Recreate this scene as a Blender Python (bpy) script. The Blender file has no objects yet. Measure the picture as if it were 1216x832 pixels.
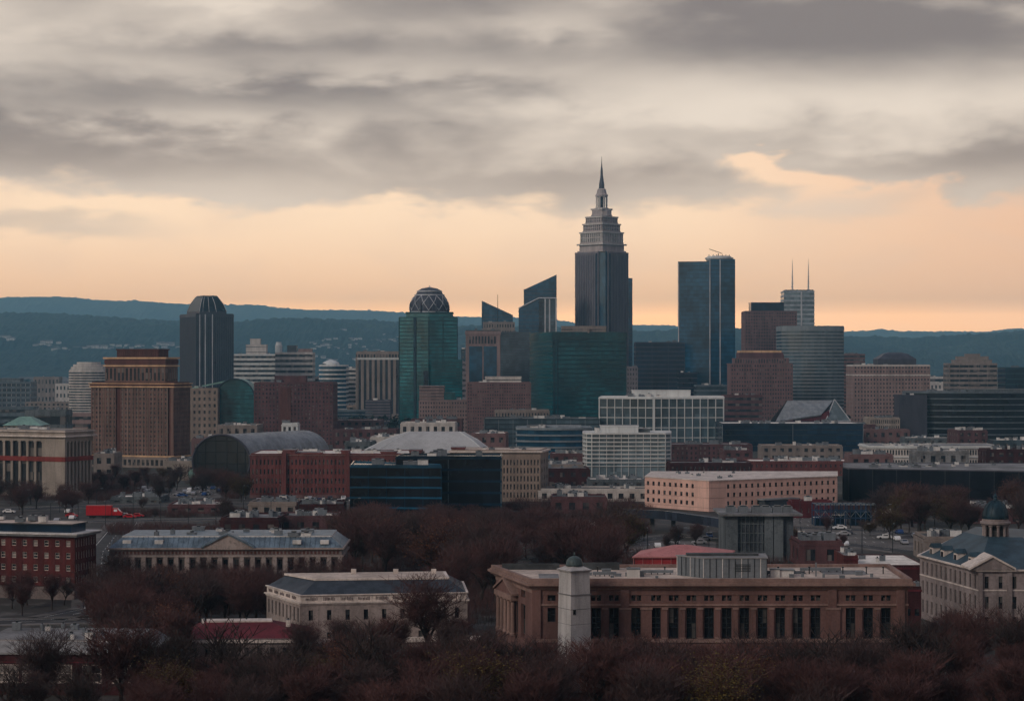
import bpy, math, random
from math import sin, cos, pi, radians, atan2, sqrt
from mathutils import noise as mnoise, Vector

sc = bpy.context.scene
HAZE = 8.5e-5
HAZE_GLOW = (.068, .152, .205)                          # light the air sends back; the sky seen through it is set so that it still reads peach
COL = sc.collection
random.seed(7)

# ------------------------------------------------------------------ camera
F, HZ, H, CX = 2400.0, 430.0, 55.0, 608.0        # focal length in photo px, horizon row, eye height (m), centre column
cam = bpy.data.cameras.new('camera'); camo = bpy.data.objects.new('camera', cam); COL.objects.link(camo)
camo.location = (0, 0, H); camo.rotation_euler = (radians(90), 0, 0)
cam.sensor_fit = 'HORIZONTAL'; cam.sensor_width = 36; cam.lens = 36*F/1216
cam.shift_y = (HZ-416)/1216
cam.clip_start = 1; cam.clip_end = 60000
sc.camera = camo

# ------------------------------------------------------------------ view / render
sc.view_settings.view_transform = 'Standard'; sc.view_settings.look = 'None'
sc.view_settings.gamma = 1; sc.view_settings.use_curve_mapping = False
sc.view_settings.exposure = 0.2
sc.render.engine = 'CYCLES'
cy = sc.cycles
cy.use_denoising = True
cy.max_bounces = 4; cy.diffuse_bounces = 2; cy.glossy_bounces = 2; cy.transmission_bounces = 2; cy.volume_bounces = 1
cy.transparent_max_bounces = 6
cy.sample_clamp_indirect = 4

# ------------------------------------------------------------------ world: late overcast sky, warm clear band over the hills
SUN_EL, SUN_AZ = radians(30), radians(228)          # compass angle from +Y clockwise: behind the camera, to the left
wd = bpy.data.worlds.new("World"); sc.world = wd; wd.use_nodes = True
nt = wd.node_tree; nt.nodes.clear()
class NT:
    def __init__(s, t): s.t = t
    def n(s, ty, **k):
        o = s.t.nodes.new(ty)
        for a, b in k.items(): setattr(o, a, b)
        return o
    def put(s, sock, v):
        if isinstance(v, (int, float)): sock.default_value = v
        elif isinstance(v, tuple): sock.default_value = v if len(v) == len(sock.default_value) else (*v, 1)[:len(sock.default_value)]
        else: s.t.links.new(v, sock)
    def m(s, op, a, b=0.0, c=0.0, clamp=False):
        o = s.n('ShaderNodeMath', operation=op); o.use_clamp = clamp
        s.put(o.inputs[0], a); s.put(o.inputs[1], b)
        s.put(o.inputs[2], c)
        return o.outputs[0]
    def mix(s, f, a, b, blend='MIX'):
        o = s.n('ShaderNodeMix', data_type='RGBA', blend_type=blend)
        s.put(o.inputs[0], f); s.put(o.inputs[6], a); s.put(o.inputs[7], b)
        return o.outputs[2]
    def sep(s, v):
        o = s.n('ShaderNodeSeparateXYZ'); s.t.links.new(v, o.inputs[0]); return o.outputs
    def comb(s, x, y, z=0.0):
        o = s.n('ShaderNodeCombineXYZ'); s.put(o.inputs[0], x); s.put(o.inputs[1], y); s.put(o.inputs[2], z); return o.outputs[0]
    def noise(s, v, scale, detail=4, rough=.5, dist=0.0):
        o = s.n('ShaderNodeTexNoise'); s.t.links.new(v, o.inputs['Vector'])
        o.inputs['Scale'].default_value = scale; o.inputs['Detail'].default_value = detail
        o.inputs['Roughness'].default_value = rough; o.inputs['Distortion'].default_value = dist
        return o.outputs['Fac']
    def ss(s, x, a, b, lo=0.0, hi=1.0):
        o = s.n('ShaderNodeMapRange', interpolation_type='SMOOTHSTEP')
        s.put(o.inputs[0], x); o.inputs[1].default_value = a; o.inputs[2].default_value = b
        o.inputs[3].default_value = lo; o.inputs[4].default_value = hi
        return o.outputs[0]
def srgb(r, g, b):
    f = lambda c: ((c/255+.055)/1.055)**2.4 if c > 10 else c/255/12.92
    return (f(r), f(g), f(b), 1)
w = NT(nt)
tc = w.n('ShaderNodeTexCoord').outputs['Generated']
dx, dy, dz = w.sep(tc)
az = w.m('ARCTAN2', dx, dy)
hyp = w.m('SQRT', w.m('ADD', w.m('MULTIPLY', dx, dx), w.m('ADD', w.m('MULTIPLY', dy, dy), 1e-5)))
tt = w.m('DIVIDE', dz, hyp)
tt = w.m('MINIMUM', tt, 3.0)
def AZ(px): return math.atan((px-608)/F)
def TT(py): return (HZ-py)/F
def blob(px, py, sx, sy, amp):
    a = w.m('DIVIDE', w.m('SUBTRACT', azw, AZ(px)), sx/F); b = w.m('DIVIDE', w.m('SUBTRACT', ttw, TT(py)), sy/F)
    r = w.m('ADD', w.m('MULTIPLY', a, a), w.m('MULTIPLY', b, b))
    return w.m('MULTIPLY', w.m('EXPONENT', w.m('MULTIPLY', r, -1.0)), amp)
def total(*a):
    r = a[0]
    for x in a[1:]: r = w.m('ADD', r, x)
    return r
v1 = w.comb(w.m('MULTIPLY', az, 5.5), w.m('MULTIPLY', tt, 17.0), 3.7)
v2 = w.comb(w.m('MULTIPLY', az, 16.0), w.m('MULTIPLY', tt, 44.0), 9.1)
v3 = w.comb(w.m('MULTIPLY', az, 50.0), w.m('MULTIPLY', tt, 130.0), 1.3)
n1 = w.noise(v1, 1.0, 4, .5, .4); n2 = w.noise(v2, 1.0, 4, .48, .35); n3 = w.noise(v3, 1.0, 3, .5, .3)
azw = w.m('MULTIPLY_ADD', w.m('SUBTRACT', n2, .5), .09, az); ttw = total(tt, w.m('MULTIPLY', w.m('SUBTRACT', n1, .5), .022), w.m('MULTIPLY', w.m('SUBTRACT', n2, .5), .022), w.m('MULTIPLY', w.m('SUBTRACT', n3, .5), .010))
wob = total(w.m('MULTIPLY', w.m('SUBTRACT', n1, .5), .030), w.m('MULTIPLY', w.m('SUBTRACT', n2, .5), .034), w.m('MULTIPLY', w.m('SUBTRACT', n3, .5), .018),
            blob(690, 250, 260, 40, .012), blob(1240, 230, 130, 60, .004), blob(892, 188, 40, 16, -.024), blob(950, 206, 60, 13, -.018), blob(1025, 222, 70, 12, -.014), blob(1120, 222, 160, 16, .006),
            blob(300, 222, 260, 14, .004), blob(20, 215, 120, 20, -.004))
edge = w.m('ADD', tt, wob)
cover = w.ss(edge, TT(240), TT(206))
cover = w.m('MAXIMUM', cover, w.m('MULTIPLY', w.ss(total(blob(40, 272, 200, 22, 1.0), blob(1030, 236, 110, 28, .8), blob(560, 318, 110, 12, .35), blob(0, 335, 90, 10, .3), w.m('MULTIPLY', n2, .5)), .55, 1.3), .65))
# clear sky seen through: a Sky Texture share plus the warm band
sky = w.n('ShaderNodeTexSky', sky_type='NISHITA'); sky.sun_disc = False
sky.sun_elevation = SUN_EL; sky.sun_rotation = SUN_AZ
sky.air_density = 1.5; sky.dust_density = 3.0
band = w.mix(w.ss(tt, TT(395), TT(240)), srgb(240, 190, 150), srgb(243, 212, 180))
band = w.mix(w.ss(az, AZ(700), AZ(1300)), band, srgb(228, 184, 152))
band = w.mix(w.m('MULTIPLY', w.ss(n2, .35, .75), .25), band, srgb(214, 186, 165))
warm = w.ss(tt, .25, .11)                                  # the warm band lies only low over the horizon
dirw = w.ss(w.m('ABSOLUTE', az), 2.2, .9)
warmamt = w.m('MULTIPLY', warm, w.m('MULTIPLY_ADD', dirw, .75, .25))
nish = w.mix(1.0, sky.outputs[0], (0.08, 0.08, 0.08, 1), 'MULTIPLY')
clear = w.mix(warmamt, nish, band)
# cloud deck
ln = total(w.m('MULTIPLY', n1, .58), w.m('MULTIPLY', n2, .34), w.m('MULTIPLY', n3, .08),
           blob(685, 38, 60, 26, .16), blob(300, 2, 120, 14, .16), blob(30, 50, 120, 40, .05), blob(560, 100, 260, 30, .10), blob(400, -10, 700, 26, -.10), blob(980, 128, 300, 22, .14), blob(230, 150, 260, 10, .07), blob(720, 175, 120, 14, .06),
           blob(1000, 38, 330, 40, -.30), blob(120, 188, 260, 24, -.22), blob(330, 118, 180, 13, -.12), blob(250, 62, 240, 15, -.10),
           blob(1140, 192, 170, 20, -.20), blob(700, 215, 280, 20, -.12), blob(420, 10, 120, 12, -.04))
cl = w.mix(w.ss(ln, .24, .72), srgb(122, 114, 112), srgb(216, 202, 187))
lowwarm = w.ss(tt, TT(100), TT(270))
cl = w.mix(w.m('MULTIPLY', lowwarm, .45), cl, srgb(206, 186, 168))
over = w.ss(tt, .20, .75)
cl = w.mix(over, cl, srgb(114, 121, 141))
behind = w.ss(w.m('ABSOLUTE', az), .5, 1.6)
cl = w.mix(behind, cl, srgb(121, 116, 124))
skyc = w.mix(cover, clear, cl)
# below the horizon
lenp = w.m('MINIMUM', w.m('DIVIDE', 425.0, w.m('MAXIMUM', tt, .001)), 18500.0)   # metres of air along this line of sight
tr_ = w.m('EXPONENT', w.m('MULTIPLY', lenp, -HAZE))
gl = w.m('SUBTRACT', 1.0, tr_)
r3 = w.sep(skyc)
skyr = w.comb(*[w.m('MAXIMUM', w.m('DIVIDE', w.m('SUBTRACT', r3[i], w.m('MULTIPLY', gl, HAZE_GLOW[i])), tr_), 0.0) for i in range(3)])
skyc = w.mix(w.ss(w.m('ABSOLUTE', az), 1.1, .5), skyc, skyr)
skyc = w.mix(w.ss(tt, -.002, -.03), skyc, srgb(40, 45, 50))
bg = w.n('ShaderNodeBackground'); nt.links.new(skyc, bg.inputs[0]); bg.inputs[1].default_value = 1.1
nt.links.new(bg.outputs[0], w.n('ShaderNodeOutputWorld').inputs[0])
wd.cycles.sampling_method = 'MANUAL'; wd.cycles.sample_map_resolution = 512

sun = bpy.data.lights.new('sun', 'SUN'); suno = bpy.data.objects.new('sun', sun); COL.objects.link(suno)
sun.energy = 1.1; sun.angle = radians(14); sun.color = (1, .88, .76)
sd = Vector((sin(SUN_AZ)*cos(SUN_EL), cos(SUN_AZ)*cos(SUN_EL), sin(SUN_EL)))
suno.rotation_euler = sd.to_track_quat('Z', 'Y').to_euler()

# ------------------------------------------------------------------ materials
def mat(name, col, rough=.8, var=.25, scale=.25, metal=0.0, streak=True, fine=True, cell=None, blinds=None, cellvar=.4, spec=.2, bump=0.0, grit=0.0):
    m = bpy.data.materials.new(name); m.use_nodes = True
    t = m.node_tree; q = NT(t); b = t.nodes['Principled BSDF']
    tcn = q.n('ShaderNodeTexCoord').outputs['Object']
    b.inputs['Roughness'].default_value = rough; b.inputs['Metallic'].default_value = metal
    b.inputs['Specular IOR Level'].default_value = spec
    x, y, z = q.sep(tcn)
    vec = q.comb(x, y, q.m('MULTIPLY', z, .25)) if streak else tcn
    f = q.noise(vec, scale, 4, .6)
    if fine: f = q.m('MULTIPLY_ADD', q.m('SUBTRACT', q.noise(tcn, scale*9, 3, .6), .5), .5, f)
    dark = tuple(c*(1-var) for c in col[:3]); lite = tuple(min(1, c*(1+var)) for c in col[:3])
    c = q.mix(q.ss(f, .3, .7), dark, lite)
    if streak:
        s3 = q.noise(q.comb(x, y, q.m('MULTIPLY', z, .05)), 1.1, 3, .7)
        c = q.mix(q.m('MULTIPLY', q.ss(s3, .5, .75), .45), c, tuple(v*.45 for v in col[:3]))
    if blinds:
        oi = q.n('ShaderNodeObjectInfo').outputs['Random']
        o2 = q.n('ShaderNodeVectorMath', operation='SNAP'); t.links.new(tcn, o2.inputs[0]); o2.inputs[1].default_value = (3.1, 3.1, 3.3)
        w2 = q.n('ShaderNodeTexWhiteNoise', noise_dimensions='4D'); t.links.new(o2.outputs[0], w2.inputs['Vector']); t.links.new(oi, w2.inputs['W'])
        c = q.mix(q.ss(w2.outputs['Value'], .55, 1.0), c, blinds)
    if cell:
        sx, sz = cell
        o = q.n('ShaderNodeVectorMath', operation='SNAP'); t.links.new(tcn, o.inputs[0]); o.inputs[1].default_value = (sx, sx, sz)
        wn = q.n('ShaderNodeTexWhiteNoise', noise_dimensions='3D'); t.links.new(o.outputs[0], wn.inputs['Vector'])
        g = q.m('MULTIPLY_ADD', wn.outputs['Value'], 2*cellvar, 1-cellvar)
        c = q.mix(1.0, c, q.comb(g, g, g), 'MULTIPLY')
    if grit:
        g = q.ss(q.noise(tcn, grit, 2, .7), .52, .72)
        c = q.mix(q.m('MULTIPLY', g, .5), c, tuple(v*.35 for v in col[:3]))
    t.links.new(c, b.inputs['Base Color'])
    if bump:
        bn = q.n('ShaderNodeBump'); bn.inputs['Strength'].default_value = bump; bn.inputs['Distance'].default_value = .1
        t.links.new(q.noise(tcn, scale*14, 3), bn.inputs['Height']); t.links.new(bn.outputs[0], b.inputs['Normal'])
    return m
def glass(name, col, rough=.14, cell=(3.0, 3.6), blinds=None, cellvar=.28, var=.55, spec=.6):
    return mat(name, col, rough, var, .035, 0.0, False, False, cell, blinds, cellvar, spec)  # broad tone noise paints blurred reflections into the glass colour
MT = {}
def M(k):
    if k not in MT: MT[k] = DEFS[k][0](k, *DEFS[k][1:-1], **DEFS[k][-1])
    return MT[k]
DEFS = {
 'pink_stone': (mat, (.145, .080, .072), dict(bump=.3)), 'pink_trim': (mat, (.23, .15, .13), {}),
 'roof_pale': (mat, (.52, .43, .37), dict(rough=.9, scale=.12, streak=False, var=.3, grit=.5)),
 'roof_grey': (mat, (.20, .20, .205), dict(rough=.9, scale=.1, streak=False, var=.4, grit=.4)),
 'roof_dark': (mat, (.05, .055, .06), dict(rough=.7, scale=.1, streak=False, var=.4)),
 'roof_white': (mat, (.75, .70, .64), dict(rough=.8, scale=.1, streak=False, var=.25, grit=.3)),
 'slate': (mat, (.04, .05, .065), dict(rough=.55, var=.3, scale=.5)),
 'slate_blue': (mat, (.03, .058, .078), dict(rough=.5, var=.35, scale=.3)),
 'zinc_blue': (mat, (.14, .19, .235), dict(rough=.45, metal=.3, var=.35, scale=.4)),
 'cream': (mat, (.31, .255, .235), dict(var=.25, grit=1.2)), 'cream_trim': (mat, (.62, .54, .49), dict(var=.2, grit=.8)),
 'grey_cream': (mat, (.18, .145, .14), dict(var=.3)), 'dome_stone': (mat, (.24, .20, .195), dict(var=.3)),
 'pylon': (mat, (.40, .385, .385), dict(var=.2, scale=.5, bump=.2)), 'copper': (mat, (.055, .078, .082), dict(rough=.5, var=.4, scale=.8)),
 'copper_dark': (mat, (.014, .036, .052), dict(rough=.45, var=.4, scale=.8)), 'copper_pale': (mat, (.20, .34, .30), dict(rough=.6, var=.2, scale=.1)),
 'unit_grey': (mat, (.17, .19, .21), dict(rough=.5, metal=.3, var=.2)), 'unit_white': (mat, (.6, .58, .56), dict(rough=.6)),
 'tent_red': (mat, (.45, .18, .175), dict(rough=.7, var=.12)), 'tent_wall': (mat, (.28, .03, .035), dict(rough=.6)),
 'brick': (mat, (.085, .018, .018), dict(var=.35, bump=.4, scale=.4)), 'brick_dark': (mat, (.048, .014, .016), dict(var=.4, scale=.4)),
 'brick_mid': (mat, (.15, .05, .048), dict(var=.25)), 'brick_far': (mat, (.10, .05, .055), dict(var=.3)), 'maroon': (mat, (.10, .018, .025), dict(var=.3)),
 'maroon_roof': (mat, (.12, .02, .028), dict(var=.25, streak=False)),
 'salmon': (mat, (.70, .44, .365), dict(var=.12)), 'tan': (mat, (.27, .21, .175), dict(var=.2)), 'tan_grey': (mat, (.24, .20, .18), dict(var=.2)),
 'hotel': (mat, (.16, .095, .08), dict(var=.25)), 'hotel_dark': (mat, (.10, .04, .035), dict(var=.25)), 'gold': (mat, (.60, .38, .22), dict(rough=.6)),
 'limestone': (mat, (.30, .255, .22), dict(var=.2)), 'red_band': (mat, (.20, .035, .03), {}),
 'concrete': (mat, (.11, .125, .135), dict(var=.35, grit=.6)), 'concrete_dark': (mat, (.07, .08, .095), dict(var=.4, grit=.5)),
 'white_panel': (mat, (.60, .62, .62), dict(var=.1, rough=.5)), 'white_band': (mat, (.55, .56, .55), dict(var=.15, rough=.6)),
 'pale_far': (mat, (.52, .48, .45), dict(var=.2)), 'pinkish': (mat, (.25, .175, .165), dict(var=.2)), 'mauve': (mat, (.17, .10, .10), dict(var=.2)),
 'mauve_dark': (mat, (.11, .052, .056), dict(var=.25)), 'greyblue': (mat, (.19, .22, .24), dict(var=.15)), 'steelgrey': (mat, (.055, .055, .072), dict(var=.15, rough=.5)),
 'crown_stone': (mat, (.40, .345, .335), dict(var=.2)), 'tower_stone': (mat, (.19, .165, .18), dict(var=.12, rough=.6)), 'tower_dark': (mat, (.055, .055, .075), dict(rough=.5)),
 'win': (glass, (.012, .014, .018), dict(rough=.12, cell=(2, 2.4), blinds=(.10, .095, .09, 1))), 'win_far': (mat, (.020, .022, .028), dict(rough=.3, var=.5, scale=.2, blinds=(.16, .14, .13, 1), streak=False)),
 'win_pale': (mat, (.20, .18, .17), dict(rough=.3, var=.4, scale=.6)),  # paler pane colour for some windows of the brick buildings
 'g_navy': (glass, (.005, .020, .042), dict(rough=.15, spec=.35)), 'g_black': (glass, (.005, .007, .012), dict(rough=.25, spec=.25)),
 'g_blue': (glass, (.010, .062, .115), dict(rough=.14)), 'g_steel': (glass, (.055, .085, .105), dict(rough=.15)),
 'g_teal': (glass, (.006, .115, .135), dict(rough=.14)), 'g_green': (glass, (.003, .065, .078), dict(rough=.16)),
 'g_vault': (glass, (.014, .09, .105), dict(rough=.2)), 'g_slate': (glass, (.025, .032, .048), dict(rough=.2)),
 'g_arena': (glass, (.010, .014, .018), dict(rough=.3)), 'g_pale': (glass, (.12, .16, .18), dict(rough=.15)), 'black_wall': (mat, (.009, .010, .016), dict(rough=.9, var=.4, spec=.05)),
 'band_pale': (mat, (.30, .34, .38), dict(rough=.5)), 'band_dark': (mat, (.10, .125, .145), dict(rough=.5)), 'teal_band': (mat, (.012, .055, .065), dict(rough=.3)),
 'metal_roof': (mat, (.24, .255, .27), dict(rough=.45, metal=.25, var=.25, scale=.3)), 'membrane': (mat, (.42, .42, .42), dict(rough=.6, var=.15, scale=.06)),
 'rib': (mat, (.45, .46, .48), dict(rough=.4)), 'dark_metal': (mat, (.03, .035, .04), dict(rough=.4, metal=.4)), 'steel_blue': (mat, (.02, .05, .10), dict(rough=.5)),
 'asphalt': (mat, (.05, .048, .05), dict(rough=.9, streak=False, var=.25, scale=.08)), 'paving': (mat, (.13, .12, .115), dict(rough=.9, streak=False, var=.3, scale=.1, grit=.3)),
 'paint': (mat, (.7, .7, .68), {}), 'kerb': (mat, (.2, .19, .18), {}),
 'car_white': (mat, (.75, .75, .75), dict(rough=.3, var=.05)), 'car_red': (mat, (.42, .012, .02), dict(rough=.3, var=.1)), 'car_dark': (mat, (.02, .022, .03), dict(rough=.3, var=.1)),
 'car_silver': (mat, (.4, .4, .42), dict(rough=.3, metal=.3, var=.05)), 'car_blue': (mat, (.03, .07, .2), dict(rough=.3, var=.1)), 'rubber': (mat, (.02, .02, .02), {}),
 'bark': (mat, (.040, .028, .026), dict(var=.3, scale=2)), 'twig': (mat, (.082, .038, .036), dict(var=.35, scale=.6, streak=False)),
 'twig_grey': (mat, (.062, .038, .037), dict(var=.35, scale=.6, streak=False)), 'bud': (mat, (.095, .068, .018), dict(var=.4, scale=.8, streak=False)), 'rust_leaf': (mat, (.13, .05, .022), dict(var=.4, scale=.8, streak=False)),
 'leaf': (mat, (.020, .034, .022), dict(var=.5, scale=.6, streak=False)),
 'house_wall': (mat, (.60, .58, .55), dict(var=.1)), 'house_roof': (mat, (.14, .12, .12), {}),
}
DEFS = {k: (v[0], v[1], v[2]) for k, v in DEFS.items()}

# ------------------------------------------------------------------ helpers: geometry in world metres
def X(px, D): return (px-CX)*D/F
def Z(py, D): return H-(py-HZ)*D/F
def P(px, D): return (X(px, D), D)
def DB(py): return F*H/(py-HZ)                     # how far the flat ground is where the photo shows row py
class MB:
    def __init__(s): s.v = []; s.f = []; s.mi = []; s.ms = []
    def mid(s, m):
        if m not in s.ms: s.ms.append(m)
        return s.ms.index(m)
    def face(s, pts, m):
        i = len(s.v); s.v += pts; s.f.append(tuple(range(i, i+len(pts)))); s.mi.append(s.mid(m))
    def raw(s, vs, fs, m):
        i = len(s.v); s.v += vs; k = s.mid(m)
        for f in fs: s.f.append(tuple(i+j for j in f)); s.mi.append(k)
    def frustum(s, p0, z0, p1, z1, m, mtop=None):
        n = len(p0); vs = [(x, y, z0) for x, y in p0]+[(x, y, z1) for x, y in p1]
        s.raw(vs, [(i, (i+1) % n, n+(i+1) % n, n+i) for i in range(n)]+[tuple(range(n-1, -1, -1))], m)
        s.raw(vs[n:], [tuple(range(n))], mtop or m)
    def prism(s, p, z0, z1, m, mtop=None): s.frustum(p, z0, p, z1, m, mtop)
    def box(s, x0, x1, y0, y1, z0, z1, m): s.prism([(x0, y0), (x1, y0), (x1, y1), (x0, y1)], z0, z1, m)
    def wbox(s, a, b, s0, s1, z0, z1, n0, n1, m):   # a box on the wall a>b: along it, up it, out of it
        L = math.dist(a, b); ux, uy = (b[0]-a[0])/L, (b[1]-a[1])/L; nx, ny = uy, -ux
        q = lambda t, n: (a[0]+ux*t+nx*n, a[1]+uy*t+ny*n)
        s.prism([q(s0, n1), q(s1, n1), q(s1, n0), q(s0, n0)], z0, z1, m)
    def lathe(s, prof, cx, cy, n, m, ph=0.0):
        vs = []; fs = []
        for r, z in prof:
            for k in range(n):
                t = 2*pi*(k+ph)/n; vs.append((cx+r*cos(t), cy+r*sin(t), z))
        for j in range(len(prof)-1):
            for k in range(n):
                k2 = (k+1) % n; fs.append((j*n+k, j*n+k2, (j+1)*n+k2, (j+1)*n+k))
        fs.append(tuple(range(n-1, -1, -1))); o = (len(prof)-1)*n; fs.append(tuple(range(o, o+n)))
        s.raw(vs, fs, m)
    def tube(s, pts, rs, m, n=4):
        vs = []; fs = []
        if isinstance(rs, (int, float)): rs = [rs]*len(pts)
        for i, p in enumerate(pts):
            a = Vector(pts[max(i-1, 0)]); b = Vector(pts[min(i+1, len(pts)-1)]); d = (b-a).normalized()
            u = d.cross(Vector((0, 0, 1)) if abs(d.z) < .9 else Vector((1, 0, 0))).normalized(); v = d.cross(u)
            for k in range(n):
                t = 2*pi*k/n; q = Vector(p)+(u*cos(t)+v*sin(t))*rs[i]; vs.append(tuple(q))
        for j in range(len(pts)-1):
            for k in range(n): k2 = (k+1) % n; fs.append((j*n+k, j*n+k2, (j+1)*n+k2, (j+1)*n+k))
        s.raw(vs, fs, m)
    def build(s, name, parent=None, org=None, smooth=False):
        o = org or (tuple(parent['_w']) if parent and '_w' in parent else (0, 0, 0))
        me = bpy.data.meshes.new(name)
        me.from_pydata([(a-o[0], b-o[1], c-o[2]) for a, b, c in s.v], [], s.f)
        for m in s.ms: me.materials.append(M(m))
        me.polygons.foreach_set('material_index', s.mi)
        if smooth: me.polygons.foreach_set('use_smooth', [True]*len(s.f))
        me.update()
        ob = bpy.data.objects.new(name, me); COL.objects.link(ob)
        if parent: ob.parent = parent
        elif org: ob.location = org
        return ob
def tag(o, label, cat, group=None, kind=None):
    if label: o['label'] = label
    if cat: o['category'] = cat
    if group: o['group'] = group
    if kind: o['kind'] = kind
    return o
def root(name, label, cat, loc, group=None):
    o = bpy.data.objects.new(name, None); COL.objects.link(o); o.location = loc; o['_w'] = list(loc)
    o.empty_display_size = 1
    return tag(o, label, cat, group)
def off(p, e):
    n = len(p); r = []
    for i in range(n):
        a, b, c = p[i-1], p[i], p[(i+1) % n]
        d1 = math.dist(a, b) or 1; d2 = math.dist(b, c) or 1
        n1 = ((b[1]-a[1])/d1, -(b[0]-a[0])/d1); n2 = ((c[1]-b[1])/d2, -(c[0]-b[0])/d2)
        k = 1+n1[0]*n2[0]+n1[1]*n2[1]; k = max(k, .3)
        r.append((b[0]+e*(n1[0]+n2[0])/k, b[1]+e*(n1[1]+n2[1])/k))
    return r
def cen(p): return (sum(a for a, _ in p)/len(p), sum(b for _, b in p)/len(p))
def scl(p, kx, c=None):
    c = c or cen(p); return [(c[0]+(a-c[0])*kx, c[1]+(b-c[1])*kx) for a, b in p]
def rect(x0, x1, D, depth, phi=0, xc=None):
    """footprint FL, FR, BR, BL. With xc: nearest corner at column xc, faces running back so they end at columns x0 and x1"""
    if xc is None:
        ux, uy = cos(radians(phi)), sin(radians(phi)); A = P(x0, D); u = (x1-CX)/F
        L = (u*A[1]-A[0])/(ux-u*uy); nx, ny = -uy, ux
        Bp = (A[0]+ux*L, A[1]+uy*L)
        return [A, Bp, (Bp[0]+nx*depth, Bp[1]+ny*depth), (A[0]+nx*depth, A[1]+ny*depth)]
    C = P(xc, D); f = radians(phi); ux, uy = cos(f), sin(f); nx, ny = -uy, ux
    def reach(d, px):
        u = (px-CX)/F; return (u*C[1]-C[0])/(d[0]-u*d[1])
    if phi < 0:
        L = reach((-ux, -uy), x0); dp = depth or reach((nx, ny), x1)
        FR = C; FL = (C[0]-ux*L, C[1]-uy*L)
    else:
        L = reach((ux, uy), x1); dp = depth or reach((nx, ny), x0)
        FL = C; FR = (C[0]+ux*L, C[1]+uy*L)
    dp = max(4, min(dp, 200))
    return [FL, FR, (FR[0]+nx*dp, FR[1]+ny*dp), (FL[0]+nx*dp, FL[1]+ny*dp)]
def bulge(p, amt, n=8):                              # bow the front wall outward
    (a, b), rest = (p[0], p[1]), p[2:]
    L = math.dist(a, b); nx, ny = (b[1]-a[1])/L, -(b[0]-a[0])/L; r = []
    for i in range(n+1):
        t = i/n; k = 4*t*(1-t)*amt
        r.append((a[0]+(b[0]-a[0])*t+nx*k, a[1]+(b[1]-a[1])*t+ny*k))
    return r+rest
def facing(a, b):
    L = math.dist(a, b); nx, ny = (b[1]-a[1])/L, -(b[0]-a[0])/L
    mx, my = (a[0]+b[0])/2, (a[1]+b[1])/2; d = math.hypot(mx, my)
    return (-mx*nx-my*ny)/d
FOOT = []                                            # footprints that trees and cars keep clear of
WM = {}
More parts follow.
